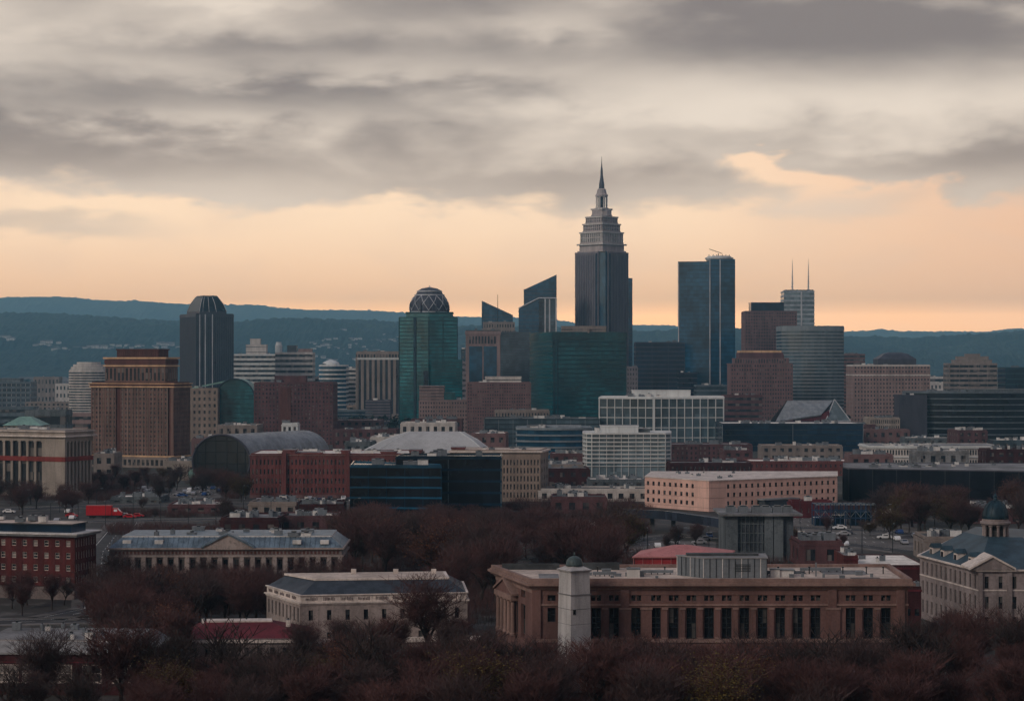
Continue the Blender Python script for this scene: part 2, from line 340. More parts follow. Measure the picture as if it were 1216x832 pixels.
class B:
    """one building: an Empty at its base, wall / roof / window parts under it"""
    def __init__(s, name, label, cat, pts, h, group=None, z0=0.0):
        c = cen(pts); s.p = pts; s.h = h; s.z0 = z0
        s.r = root(name, label, cat, (c[0], c[1], z0), group); s.wall = MB(); s.roof = MB(); s.wins = []; s.parts = []
        FOOT.append(off(pts, 3))
    def core(s, m, inset=0.0, h=None): s.wall.prism(off(s.p, -inset) if inset else s.p, s.z0, s.z0+(h or s.h), m)
    def flat_roof(s, m='roof_grey', par=.9, wm=None, thick=.4, over=0.0, p=None, z=None):
        p = p or s.p; z = s.z0+s.h if z is None else z
        s.roof.prism(off(p, over-.02 if over else -.05), z, z+.25, m)
        if par:
            q = off(p, over); i = off(q, -thick); n = len(q)
            for k in range(n):
                k2 = (k+1) % n
                s.roof.prism([q[k], q[k2], i[k2], i[k]], z+.01, z+par, wm or m)
    def units(s, n, m='unit_grey', size=(2, 5), hh=(1.2, 2.6), p=None, z=None, seed=0):
        rr = random.Random(seed*31+n+int(s.p[0][0])); p = scl(p or s.p, .72); z = s.z0+s.h if z is None else z
        for k in range(n):
            a, b = rr.random(), rr.random()
            x = (p[0][0]*(1-a)+p[1][0]*a)*(1-b)+(p[-1][0]*(1-a)+p[-2][0]*a)*b
            y = (p[0][1]*(1-a)+p[1][1]*a)*(1-b)+(p[-1][1]*(1-a)+p[-2][1]*a)*b
            u = MB(); sx, sy, sz = rr.uniform(*size)/2, rr.uniform(*size)/2, rr.uniform(*hh)
            mm = rr.choice([m, 'unit_white', m])
            u.box(x-sx, x+sx, y-sy, y+sy, z+.22, z+.22+sz, mm); u.box(x-sx*1.06, x+sx*1.06, y-sy*1.06, y+sy*1.06, z+.22+sz, z+.3+sz, 'unit_grey')
            u.lathe([(min(sx, sy)*.5, z+.3+sz), (min(sx, sy)*.5, z+.6+sz)], x, y, 8, 'dark_metal')
            u.build('rooftop_unit', s.r)
    def grid(s, a, b, z0, z1, rows, cols, wf=.5, hf=.6, m='tan', win='win_far', dep=.3, s0=0.0, s1=None, pair=False, frame=None, only=None):
        """a wall of punched windows: piers and spandrels stand out from the core, glass sits back between them"""
        L = math.dist(a, b); s1 = L if s1 is None else s1; W = s1-s0; cw = W/cols; rh = (z1-z0)/rows
        e0 = dep if s0 == 0 else 0; e1 = dep if s1 == L else 0
        for i in range(cols+1):
            x0 = s0+(i-.5)*cw+cw*wf/2 if i else s0-e0; x1 = s0+(i+.5)*cw-cw*wf/2 if i < cols else s1+e1
            s.wall.wbox(a, b, x0, x1, z0, z1, 0, dep+.03, m)
        for j in range(rows+1):
            y0 = z0+(j-.5)*rh+rh*hf/2 if j else z0; y1 = z0+(j+.5)*rh-rh*hf/2 if j < rows else z1
            s.wall.wbox(a, b, s0-e0, s1+e1, y0, y1, 0, dep, m)
        for j in range(rows):
            for i in range(cols):
                cxx = s0+(i+.5)*cw; cz = z0+(j+.5)*rh
                if only and not only(i, j): continue
                s.win(a, b, cxx, cz, cw*wf, rh*hf, win, frame)
    def win(s, a, b, cxx, cz, w_, h_, m='win_far', frame=None, n=.02):
        s.wins.append((a, b, cxx, cz, w_, h_, m, frame, n))
    def bands(s, rows, m='band_pale', frac=.35, e=.25, z0=None, z1=None, p=None, top=True):
        p = p or s.p; z0 = s.z0 if z0 is None else z0; z1 = s.z0+s.h if z1 is None else z1; rh = (z1-z0)/rows; q = off(p, e)
        for j in range(rows+(1 if top else 0)):
            zz = z0+j*rh; s.wall.prism(q, zz-rh*frac*(0 if j == 0 else .5), min(zz+rh*frac*.5, z1+.3), m)
    def fins(s, step, m='rib', w_=.3, e=.35, z0=None, z1=None, p=None, walls=None):
        p = p or s.p; n = len(p); z0 = s.z0 if z0 is None else z0; z1 = s.z0+s.h if z1 is None else z1
        for k in range(n):
            if walls and k not in walls: continue
            a, b = p[k], p[(k+1) % n]
            if facing(a, b) < -.15: continue
            L = math.dist(a, b); c = max(1, round(L/step))
            for i in range(c+1):
                t = L*i/c; s.wall.wbox(a, b, t-w_/2, t+w_/2, z0, z1, 0, e, m)
    def finish(s, smooth=False):
        w0 = s.wall.build('wall', s.r)
        if s.roof.f: s.roof.build('roof', s.r)
        s.r['_w'] = list(s.r['_w'])
        d = lambda t: t[0][0]**2+t[0][1]**2
        key = lambda t: -facing(t[0], t[1])*t[4]*t[5]/math.hypot(*t[0])
        ws = sorted(s.wins, key=key); L0 = s.r.location
        LIM = getattr(s, 'lim', 100)
        for (a, b, cxx, cz, w_, h_, m, frame, n) in ws[:LIM]:
            L = math.dist(a, b); ux, uy = (b[0]-a[0])/L, (b[1]-a[1])/L
            k = (round(w_, 2), round(h_, 2), m)
            if k not in WM:
                q = MB(); q.box(-w_/2, w_/2, -.06, 0, -h_/2, h_/2, m); o = q.build('window'); WM[k] = o.data; bpy.data.objects.remove(o)
            o = bpy.data.objects.new('window', WM[k]); COL.objects.link(o); o.parent = s.r
            o.location = (a[0]+ux*cxx+uy*n-L0[0], a[1]+uy*cxx-ux*n-L0[1], cz-L0[2]); o.rotation_euler.z = atan2(uy, ux)
            if frame:
                k = (round(w_, 2), round(h_, 2), frame, 'f')
                if k not in WM:
                    q = MB(); t = .12
                    q.box(-w_/2, w_/2, -.14, -.065, -h_/2, -h_/2+t, frame); q.box(-w_/2, w_/2, -.14, -.065, h_/2-t, h_/2, frame)
                    q.box(-w_/2, -w_/2+t, -.13, -.063, -h_/2, h_/2, frame); q.box(w_/2-t, w_/2, -.13, -.063, -h_/2, h_/2, frame)
                    q.box(-w_/2, w_/2, -.12, -.067, -.05, .05, frame)
                    f_ = q.build('window_frame'); WM[k] = f_.data; bpy.data.objects.remove(f_)
                fo = bpy.data.objects.new('window_frame', WM[k]); COL.objects.link(fo); fo.parent = o
        if ws[LIM:]:
            q = MB()
            for (a, b, cxx, cz, w_, h_, m, frame, n) in ws[LIM:]:
                q.wbox(a, b, cxx-w_/2, cxx+w_/2, cz-h_/2, cz+h_/2, n, n+.06, m)
            q.build('window', s.r)['kind'] = 'stuff'
        return s.r
ORD = 'first second third fourth fifth sixth seventh eighth ninth tenth eleventh twelfth thirteenth fourteenth fifteenth sixteenth seventeenth eighteenth nineteenth twentieth'.split()
def ordw(i):
    if i < 20: return ORD[i]
    t = ['twenty', 'thirty', 'forty', 'fifty', 'sixty', 'seventy'][(i+1)//10-2]
    return (t[:-1]+'ieth') if (i+1) % 10 == 0 else t+'-'+ORD[(i+1) % 10-1]
def inpoly(x, y, p):
    c = False; n = len(p)
    for i in range(n):
        (x1, y1), (x2, y2) = p[i], p[i-1]
        if (y1 > y) != (y2 > y) and x < (x2-x1)*(y-y1)/(y2-y1)+x1: c = not c
    return c
def free(x, y): return not any(inpoly(x, y, p) for p in FOOT)
# ------------------------------------------------------------------ ground and hills
def ground_mat():
    m = bpy.data.materials.new('ground'); m.use_nodes = True; t = m.node_tree; q = NT(t); b = t.nodes['Principled BSDF']
    tcn = q.n('ShaderNodeTexCoord').outputs['Object']
    a = q.noise(tcn, .012, 5, .6); c = q.noise(tcn, .11, 4, .65); e = q.noise(tcn, .9, 3, .7)
    col = q.mix(q.ss(a, .42, .58), (.018, .018, .012, 1), (.034, .028, .027, 1))
    col = q.mix(q.ss(c, .50, .66), col, (.095, .085, .08, 1))
    col = q.mix(q.m('MULTIPLY', q.ss(e, .45, .7), .6), col, (.022, .020, .018, 1))
    t.links.new(col, b.inputs['Base Color']); b.inputs['Roughness'].default_value = .95
    return m
MT['ground'] = ground_mat()
g = MB(); g.face([(-18000, -500, 0), (18000, -500, 0), (18000, 18000, 0), (-18000, 18000, 0)], 'ground')
tag(g.build('ground'), None, None, None, 'structure')

def wood_mat(name, c0, c1, c2):
    m = bpy.data.materials.new(name); m.use_nodes = True; t = m.node_tree; q = NT(t); b = t.nodes['Principled BSDF']
    tcn = q.n('ShaderNodeTexCoord').outputs['Object']
    col = q.mix(q.ss(q.noise(tcn, .004, 5, .65), .4, .6), c0, c1)
    col = q.mix(q.ss(q.noise(tcn, .02, 5, .75), .44, .62), col, c2)
    t.links.new(col, b.inputs['Base Color']); b.inputs['Roughness'].default_value = .95
    b.inputs['Specular IOR Level'].default_value = .1
    return m
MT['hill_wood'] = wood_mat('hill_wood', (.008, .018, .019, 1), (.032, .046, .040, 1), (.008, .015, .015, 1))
MT['far_hazy_wood'] = wood_mat('far_hazy_wood', (.07, .095, .095, 1), (.10, .13, .12, 1), (.07, .095, .092, 1))  # paler, bluer woods: some of the distance haze is put into this colour
def interp(tab, x):
    if x <= tab[0][0]: return tab[0][1]
    for (a, b), (c, d) in zip(tab, tab[1:]):
        if x <= c: t = (x-a)/(c-a); t = t*t*(3-2*t)*.5+t*.5; return b+(d-b)*t
    return tab[-1][1]
RIDGE1 = [(-200, 371), (0, 373), (60, 374), (130, 377), (200, 381), (270, 384), (330, 380), (400, 381), (450, 382), (500, 386), (560, 388), (640, 390), (760, 393), (830, 394), (900, 396), (1010, 401), (1080, 402), (1110, 401), (1140, 398), (1216, 393), (1400, 388)]
RIDGE2 = [(-200, 354), (0, 353), (70, 352), (130, 357), (200, 362), (300, 363), (370, 368), (470, 371), (520, 375), (600, 377), (700, 385), (780, 386), (840, 389), (1000, 394), (1030, 393), (1048, 390.5), (1066, 393.5), (1110, 394), (1170, 394), (1200, 390), (1216, 390), (1400, 386)]
def hill(name, D0, D1, D2, ridge, nx, ny, bump, tree, hm_='hill_wood'):
    vs = []; fs = []; x0, x1 = -420, 1640
    for j in range(ny+1):
        D = D0+(D2-D0)*j/ny
        for i in range(nx+1):
            px = x0+(x1-x0)*i/nx; Dx = D
            x = X(px, D1)*(.55+.45*D/D1)                      # the ridge runs across; the plan spreads gently with distance
            zr = Z(interp(ridge, px), D1)
            t = (D-D0)/(D1-D0) if D < D1 else 1-(D-D1)/(D2-D1)*.9
            t = max(0, min(1, t)); s = t*t*(3-2*t)
            n = mnoise.fractal(Vector((x/600, D/500, D0*.01)), 1, 2, 4)
            z = zr*s*(1+.16*n*(1-t)*2)+bump*n*(1-t)*t*4
            z += tree*(mnoise.noise(Vector((x/34, D/50, 1)))+.6*mnoise.noise(Vector((x/13, D/20, 4))))*min(1, t*4)
            vs.append((x, D, z-1.5 if t <= 0 else z))
    for j in range(ny):
        for i in range(nx):
            a = j*(nx+1)+i; fs.append((a, a+1, a+nx+2, a+nx+1))
    q = MB(); q.raw(vs, fs, hm_); o = q.build(name, smooth=False)
    tag(o, None, None, None, 'structure'); return vs, nx, ny
H1, H1X, H1Y = hill('hills', 6200, 8800, 9600, RIDGE1, 1150, 60, 34, 11.0)
H2, _, _ = hill('mountains', 12500, 15500, 17000, RIDGE2, 800, 30, 40, 10.0, 'far_hazy_wood')

# roads with kerbs and painted lines
def strip(name, pts, wd_, kerb=True, line=True):
    def side(o):
        r = []
        for i, p in enumerate(pts):
            a = pts[max(0, i-1)]; b = pts[min(len(pts)-1, i+1)]; L = math.dist(a, b) or 1
            r.append((p[0]+(b[1]-a[1])/L*o, p[1]-(b[0]-a[0])/L*o))
        return r
    def sheet(mb, o0, o1, z, m):
        A, C = side(o0), side(o1)
        for i in range(len(pts)-1):
            mb.face([(C[i][0], C[i][1], z), (A[i][0], A[i][1], z), (A[i+1][0], A[i+1][1], z), (C[i+1][0], C[i+1][1], z)][::-1], m)
    q = MB(); sheet(q, -wd_/2, wd_/2, .03, 'asphalt'); tag(q.build(name), None, None, None, 'structure')
    if kerb:
        q = MB()
        for o0 in (wd_/2, -wd_/2-2.6):
            A, C = side(o0), side(o0+2.6)
            for i in range(len(pts)-1): q.prism([A[i], A[i+1], C[i+1], C[i]], 0, .15, 'paving')
        tag(q.build('pavement'), None, None, None, 'structure')
    if line:
        q = MB(); sheet(q, wd_/2-.5, wd_/2-.35, .034, 'paint'); sheet(q, -wd_/2+.35, -wd_/2+.5, .034, 'paint')
        L = 0; 
        for a, b in zip(pts, pts[1:]):
            d = math.dist(a, b); ux, uy = (b[0]-a[0])/d, (b[1]-a[1])/d; t = 0
            while t < d-3:
                c = (a[0]+ux*t, a[1]+uy*t); e = (a[0]+ux*(t+3), a[1]+uy*(t+3)); nx, ny = -uy*.08, ux*.08
                q.face([(c[0]-nx, c[1]-ny, .034), (e[0]-nx, e[1]-ny, .034), (e[0]+nx, e[1]+ny, .034), (c[0]+nx, c[1]+ny, .034)], 'paint'); t += 9
        tag(q.build('road_marking'), None, None, None, 'structure')
def G(px, py): D = DB(py); return P(px, D)
strip('road', [G(-60, 607), G(60, 603), G(160, 600), G(300, 598), G(420, 597)], 14)
strip('road', [G(-60, 622), G(100, 619), G(160, 618), G(300, 616), G(500, 618)], 9)
strip('road', [G(60, 735), G(120, 722), G(118, 690), G(122, 655), G(150, 620)], 8)
strip('road', [G(-80, 741), G(60, 737), G(190, 735)], 8)
strip('road', [G(640, 664), G(700, 650), G(800, 636), G(960, 640), G(1080, 655)], 8)
strip('road', [G(940, 626), G(1040, 630), G(1150, 640)], 9)
def lot(px0, px1, py0, py1):
    D0, D1 = DB(py1), DB(py0)
    q = MB(); q.face([(X(px0, D0), D0, .02), (X(px1, D0), D0, .02), (X(px1, D1), D1, .02), (X(px0, D1), D1, .02)], 'paving'); tag(q.build('parking_lot'), None, None, None, 'structure')
    q = MB(); x0, x1 = X(px0, D0), X(px1, D0); y = D0+6
    while y < D1-4:
        x = x0+4
        while x < x1-4: q.box(x-.06, x+.06, y, y+4.8, .021, .026, 'paint'); x += 2.7
        y += 16
    if q.f: tag(q.build('lot_marking'), None, None, None, 'structure')
lot(930, 1090, 610, 652); lot(170, 262, 578, 591); lot(300, 430, 592.5, 596.5); lot(610, 760, 577, 590); lot(640, 850, 642, 655)

def lattice(mb, a, b, z0, z1, n, m, r=.15): pass
# ------------------------------------------------------------------ FOREGROUND BUILDINGS
# pink stone hall
D = 345.0; zc = Z(693, D); base = 0
FL, FR = P(633, D), P(1077, D)
hall = B('stone_hall', 'long pink stone hall with flat pale roof and a row of tall windows', 'hall',
         [FL, FR, (X(1052, D*1.07), D*1.07), P(590, D*1.065)], zc)
zz = lambda y: Z(y, D)
hall.wall.prism(off(hall.p, -.5), 0, zc-1.2, 'pink_stone')
w_ = hall.wall; a, b = FL, FR; sx = lambda px: (px-633)*D/F
Lf = math.dist(a, b)
w_.wbox(a, b, -.1, Lf+.1, 0, zz(759), -.5, .25, 'pink_stone')               # plinth storey
w_.wbox(a, b, -.2, Lf+.2, zz(762), zz(758), -.5, .5, 'pink_trim')
w_.wbox(a, b, -.1, Lf+.1, zz(721), zz(713), -.5, .2, 'pink_stone')
w_.wbox(a, b, -.2, Lf+.2, zz(718.5), zz(716.5), -.4, .4, 'pink_trim')
w_.wbox(a, b, -.1, Lf+.1, zz(706), zz(699), -.5, .21, 'pink_stone')
bays = [655, 708, 729, 755.5, 779, 800, 821, 842, 863, 884, 905.5, 926.5, 947.5, 968.5, 1010, 1031, 1052]
edges = [633]
for i, c in enumerate(bays):
    hw = 5.8 if c != 655 else 4.8
    w_.wbox(a, b, sx(edges[-1])-(.1 if i == 0 else 0), sx(c-hw), zz(758), zz(699), -.5, .12, 'pink_stone'); edges.append(c+hw)
    if c == 655:
        w_.wbox(a, b, sx(c-hw), sx(c+hw), zz(758), zz(738), -.5, .12, 'pink_stone'); hall.win(a, b, sx(c), zz(729.5), .95*2*hw*D/F, 17*D/F, 'win', 'dark_metal', n=-.35)
        hall.win(a, b, sx(c), zz(709.5), 1.2, .95, 'win', None, n=-.35)
    else:
        hall.win(a, b, sx(c), zz(739.5), 2*hw*D/F-.02, 36.5*D/F, 'win', 'dark_metal', n=-.35)
        for s_ in (-3.2, 3.2): hall.win(a, b, sx(c+s_), zz(709.5), 5.2*D/F, 7*D/F, 'win', None, n=-.35)
        w_.wbox(a, b, sx(c)-.12, sx(c)+.12, zz(713), zz(706), -.48, -.1, 'pink_stone')
        w_.wbox(a, b, sx(c)-.06, sx(c)+.06, zz(757), zz(722), -.3, -.2, 'dark_metal')
        for k in (733, 745): w_.wbox(a, b, sx(c-hw), sx(c+hw), zz(k)-.06, zz(k)+.06, -.3, -.22, 'dark_metal')
w_.wbox(a, b, sx(edges[-1]), Lf+.1, zz(758), zz(699), -.5, .12, 'pink_stone')
for c0, c1 in list(zip(bays[1:], bays[2:])):                                 # pilasters between the tall windows
    c = (c0+c1)/2; hwp = 2.6 if c1-c0 < 22 else (6.5 if c1-c0 < 30 else 8)
    w_.wbox(a, b, sx(c-hwp), sx(c+hwp), zz(757.9), zz(721.1), .1, .45, 'pink_stone')
    w_.wbox(a, b, sx(c-hwp)-.12, sx(c+hwp)+.12, zz(723), zz(720.9), .1, .6, 'pink_trim')
    w_.wbox(a, b, sx(c-hwp)-.12, sx(c+hwp)+.12, zz(758), zz(756), .1, .6, 'pink_trim')
for c in (742, 988, 637, 695, 1069):
    w_.wbox(a, b, sx(c-5), sx(c+5), zz(758), zz(699.5), .1, .5, 'pink_stone')
for i, c in enumerate(bays[1:]):                                             # basement openings seen through the trees
    hall.win(a, b, sx(c), zz(783), 1.5, 3.2, 'win', None, n=.28)
rg = MB(); P4 = hall.p
for e, z0_, z1_, mm in ((.35, 699.6, 697, 'pink_trim'), (.9, 697, 694.5, 'pink_stone'), (1.3, 694.5, 691.5, 'pink_trim'), (1.0, 691.5, 690, 'pink_trim')):
    rg.prism(off(P4, e), zz(z0_)-(.01 if e == .35 else 0), zz(z1_), mm)
rg.build('cornice', hall.r)
zr = zz(690)
hall.roof.prism(off(P4, -.3), zr, zr+.03, 'roof_pale')
for k in range(4):
    q0, q1 = off(P4, .8), off(P4, .1); k2 = (k+1) % 4
    hall.roof.prism([q0[k], q0[k2], q1[k2], q1[k]], zr+.02, zr+.55, 'pink_trim')
rr = random.Random(3)
hall.roof.box(X(690, 352), X(740, 352), 364, 364.6, zr+.03, zr+1.3, 'roof_dark'); hall.roof.box(X(596, 360), X(665, 360), 364.4, 364.9, zr+.03, zr+1.1, 'roof_dark')
for px, d, s_, h_ in ((752, 352, 2.2, 1.6), (760, 352.8, 1.4, 1.0), (745, 353, .7, .7), (734, 353, 1.1, .5), (727, 351, .6, .4), (920, 352, 1.6, 1.5), (930, 353, 3.4, 1.3), (940, 351, .8, .6), (953, 352, .5, .6), (969, 353, .25, 2.4), (978, 351, .4, .8), (700, 355, .9, .5), (1000, 350, .9, .5), (1035, 352, .5, .6), (1020, 355, 1.2, .7), (720, 360, 1.6, .6), (780, 350, .5, .4)):
    u = MB(); x = X(px, d); u.box(x-s_/2, x+s_/2, d-s_/3, d+s_/3, zr+.03, zr+.03+h_*.85, 'unit_white' if px in (752, 920, 930) else 'unit_grey'); u.box(x-s_*.55, x+s_*.55, d-s_*.37, d+s_*.37, zr+.03+h_*.85, zr+.03+h_, 'unit_grey')
    u.build('rooftop_unit' if s_ > 1 else 'vent', hall.r)
for k, (xa, xb, ya, yb) in enumerate(((705, 738, 347.5, 349), (765, 800, 359, 362), (918, 965, 357, 362), (985, 1040, 356, 363), (640, 664, 350, 357), (1010, 1045, 348, 351))):
    u = MB(); u.box(X(xa, 350), X(xb, 350), ya, yb, zr+.03, zr+.07, ('roof_dark', 'roof_grey', 'roof_dark', 'roof_grey', 'roof_grey', 'roof_dark')[k]); u.build('roof_patch', hall.r)
for xa, xb, y_ in ((765, 803, 356), (912, 950, 355), (960, 1010, 360), (705, 733, 353)):
    u = MB(); u.box(X(xa, 350), X(xb, 350), y_, y_+.55, zr+.3, zr+.8, 'unit_grey')
    for j in range(5): x = X(xa+(xb-xa)*(j+.5)/5, 350); u.box(x-.08, x+.08, y_+.1, y_+.45, zr+.03, zr+.3, 'dark_metal')
    u.build('duct', hall.r)
for px in (710, 748, 790, 925, 962, 1002, 1030, 1050): u = MB(); u.lathe([(.1, zr), (.1, zr+1.1), (.2, zr+1.15), (.2, zr+1.35)], X(px, 356), 357, 6, 'dark_metal'); u.build('vent_pipe', hall.r)
# ribbed plant room on its roof
u = MB(); pa = [(X(835, 350), 350), (X(911, 350), 350), (X(908, 358), 358), (X(804, 355), 355)]
u.prism(pa, zr+.03, zr+3.4, 'unit_grey'); u.prism(off(pa, .15), zr+3.4, zr+3.6, 'roof_grey')
for k, (A, C) in enumerate(((pa[0], pa[1]), (pa[3], pa[0]))):
    L = math.dist(A, C); t = 0
    while t < L: u.wbox(A, C, t, t+.12, zr+.1, zr+3.38, 0, .08, 'unit_white' if int(t) % 3 == 0 else 'dark_metal'); t += 1.1
for i in range(5): u.wbox(pa[0], pa[1], 5.5, 8.2, zr+1.2+i*.28, zr+1.3+i*.28, 0, .1, 'dark_metal')
u.box(X(815, 354), X(900, 354), 353, 355, zr+3.6, zr+4.0, 'roof_dark')
u.build('plant_room', hall.r)
# left end: pedimented porch with columns and arch
A, C = P4[3], P4[0]; L = math.dist(A, C); w_ = hall.wall
w_.wbox(A, C, -.1, L*.16, 0, zz(699), -.5, .15, 'pink_stone'); w_.wbox(A, C, L*.62, L*.70, 0, zz(699), -.5, .15, 'pink_stone'); w_.wbox(A, C, L*.82, L+.1, 0, zz(699), -.5, .15, 'pink_stone')
w_.wbox(A, C, -.1, L+.1, 0, zz(762), -.5, .2, 'pink_stone'); w_.wbox(A, C, L*.6, L+.1, zz(721), zz(713), -.5, .2, 'pink_stone')
w_.wbox(A, C, -.1, L+.1, zz(704), zz(699), -.5, .22, 'pink_trim')
for t in (.19, .29, .39, .49, .59):
    cx_, cy_ = A[0]+(C[0]-A[0])*t, A[1]+(C[1]-A[1])*t; nx, ny = (C[1]-A[1])/L, -(C[0]-A[0])/L
    q = MB(); q.lathe([(.55, zz(762)), (.55, zz(760)), (.42, zz(759)), (.36, zz(722)), (.55, zz(721)), (.55, zz(719.5))], cx_+nx*.9, cy_+ny*.9, 10, 'pink_trim'); q.build('column', hall.r, smooth=False)
w_.wbox(A, C, L*.15, L*.63, zz(719.4), zz(713), -.3, 1.5, 'pink_trim')
def gable(mb, A, C, s0, s1, z0, hgt, n0, n1, m, trim=None):
    L = math.dist(A, C); ux, uy = (C[0]-A[0])/L, (C[1]-A[1])/L; nx, ny = uy, -ux
    q = lambda s, n, z: (A[0]+ux*s+nx*n, A[1]+uy*s+ny*n, z)
    sm = (s0+s1)/2
    v = [q(s0, n1, z0), q(s1, n1, z0), q(sm, n1, z0+hgt), q(s0, n0, z0), q(s1, n0, z0), q(sm, n0, z0+hgt)]
    mb.raw(v, [(0, 1, 2), (5, 4, 3), (0, 3, 4, 1), (1, 4, 5, 2), (2, 5, 3, 0)], m)
    if trim:
        t = hgt*.16
        for (sa, za, sb, zb) in ((s0-.3, z0, sm, z0+hgt), (sm, z0+hgt, s1+.3, z0)):
            v = [q(sa, n1+.35, za), q(sb, n1+.35, zb), q(sb, n1+.35, zb+t), q(sa, n1+.35, za+t), q(sa, n0, za), q(sb, n0, zb), q(sb, n0, zb+t), q(sa, n0, za+t)]
            mb.raw(v, [(0, 1, 2, 3), (7, 6, 5, 4), (0, 4, 5, 1), (3, 2, 6, 7), (0, 3, 7, 4), (1, 5, 6, 2)], trim)
pg = MB(); gable(pg, A, C, L*.14, L*.64, zz(713), 2.3, -.3, 1.2, 'pink_stone', 'pink_trim'); pg.build('pediment', hall.r)
for t in (.24, .34, .44, .54): hall.win(A, C, L*t, zz(741), 1.0, 5.4, 'win', None, n=-.35)
hall.win(A, C, L*.76, zz(740), 1.7, 5.0, 'win', 'dark_metal', n=-.35); hall.win(A, C, L*.76, zz(709), 1.4, 1.0, 'win', None, n=-.35)
for k in range(7): hall.win(P4[1], P4[2], 3+k*3.2, zz(739), 1.6, 5, 'win', None, n=.05)
hall.finish()

# pale pylon with a domed cap
Dp = 336.0; pf = rect(668, 701, Dp, None, 30, xc=678)
r = root('pylon', 'pale stone pylon with a green domed cap standing before the pink hall', 'pylon', (*cen(pf), 0)); FOOT.append(off(pf, 2))
zp = lambda y: Z(y, Dp); q = MB()
q.frustum(off(pf, .25), 0, off(pf, .25), 5, 'pylon'); q.frustum(off(pf, .1), 5, pf, zp(707), 'pylon'); q.prism(off(pf, .12), zp(707), zp(706), 'roof_grey'); q.frustum(off(pf, -.03), zp(706), off(pf, -.1), zp(679.5), 'pylon')
for z_ in (762, 742, 724): q.prism(off(pf, .05), zp(z_), zp(z_)+.08, 'roof_grey')
q.build('shaft', r)
q = MB(); q.frustum(off(pf, .1), zp(679.5), off(pf, .25), zp(677.5), 'pylon'); q.frustum(off(pf, .25), zp(677.5), off(pf, -1.1), zp(672.5), 'pylon'); q.build('capital', r)
c = cen(pf); q = MB(); pr = [(1.5, zp(672.8))]+[(1.42*cos(t), zp(671)+1.35*sin(t)) for t in [i*pi/2/7 for i in range(8)]]
q.lathe(pr[:-1]+[(.12, pr[-1][1])], c[0], c[1], 20, 'copper'); q.lathe([(.1, pr[-1][1]-.05), (.16, pr[-1][1]+.2), (.02, pr[-1][1]+.7)], c[0], c[1], 8, 'copper'); q.build('dome', r, smooth=True)
q = MB(); q.wbox(pf[0], pf[1], .4, .9, zp(730), zp(724), 0, .1, 'win'); q.build('slot_window', r)

# red marquee behind the hall
Dm = 430.0; pm = [(X(752, Dm), Dm), (X(862, Dm), Dm), (X(872, Dm+14), Dm+14), (X(762, Dm+14), Dm+14)]
r = root('marquee', 'red walled pavilion with a pink hipped roof behind the pink hall', 'pavilion', (*cen(pm), 0)); FOOT.append(off(pm, 2))
q = MB(); q.prism(off(pm, -.3), 0, Z(661, Dm), 'tent_wall')
for t in range(0, 22, 2): q.wbox(pm[0], pm[1], t, t+.12, 0, Z(661, Dm), -.3, -.15, 'tent_red')
q.build('wall', r)
q = MB(); q.prism(off(pm, .2), Z(662, Dm), Z(660.5, Dm), 'tent_red'); c = cen(pm); q.frustum(off(pm, .2), Z(660.5, Dm), [(c[0]-2, c[1]-.3), (c[0]+1, c[1]-.3), (c[0]+1, c[1]+.3), (c[0]-2, c[1]+.3)], Z(650, Dm), 'tent_red'); q.build('roof', r)

# cream building with a blue hipped roof
D = 392.0; pc = [P(358, D), P(553, D+5), P(548, D+24), P(319, D+17)]
zz = lambda y: Z(y, D)
cb = B('cream_villa', 'cream stone building with blue hipped roof and carved frieze among bare trees', 'building', pc, zz(716))
w_ = cb.wall; w_.prism(off(pc, -.3), 0, zz(714), 'cream')
LF = math.dist(pc[0], pc[1]); LS = math.dist(pc[3], pc[0])
cb.grid(pc[0], pc[1], zz(770), zz(717), 2, 9, .24, .46, 'cream', 'win', .3)
cb.grid(pc[3], pc[0], zz(770), zz(717), 2, 9, .42, .62, 'cream', 'win', .3)
fr = MB()
fr.prism(off(pc, .45), zz(718), zz(716.2), 'cream_trim'); fr.prism(off(pc, .7), zz(716.2), zz(714.5), 'cream_trim'); fr.prism(off(pc, .25), zz(714.5), zz(707), 'cream_trim'); fr.prism(off(pc, .5), zz(707), zz(705.8), 'cream_trim')
rr = random.Random(5)
for (A, C) in ((pc[0], pc[1]), (pc[3], pc[0])):                              # carved panels in the parapet
    L = math.dist(A, C); t = .8
    while t < L-3:
        for k in range(8): fr.wbox(A, C, t+k*.3, t+k*.3+rr.uniform(.1, .2), zz(713.2)+rr.uniform(0, .15), zz(708.4)-rr.uniform(0, .3), .2, .32, 'grey_cream')
        t += 3.4
fr.build('frieze', cb.r)
q = MB(); i1 = off(pc, .1); zt = zz(706)
cc = [(i1[k][0]+(cen(i1)[0]-i1[k][0])*(.18 if k in (0, 3) else .2), i1[k][1]+(cen(i1)[1]-i1[k][1])*.42) for k in range(4)]
q.frustum(i1, zt, cc, zt+2.3, 'slate', 'roof_white'); q.prism(off(cc, .25), zt+2.28, zt+2.65, 'cream_trim'); q.prism(off(cc, -.4), zt+2.65, zt+2.7, 'roof_pale')
q.build('roof', cb.r)
q = MB(); q.wbox(pc[0], pc[1], -1, LF+2, 0, zz(760), .3, 5.5, 'cream'); q.wbox(pc[0], pc[1], -1.2, LF+2.2, zz(760), zz(758.2), .3, 5.8, 'cream_trim')
for k in range(48): q.wbox(pc[0], pc[1], -1+k*LF/47, -.7+k*LF/47, zz(758.2), zz(755.5), 5.3, 5.6, 'cream_trim')
q.wbox(pc[0], pc[1], -1.2, LF+2.2, zz(755.5), zz(754.6), 5.2, 5.7, 'cream_trim'); q.build('terrace', cb.r)
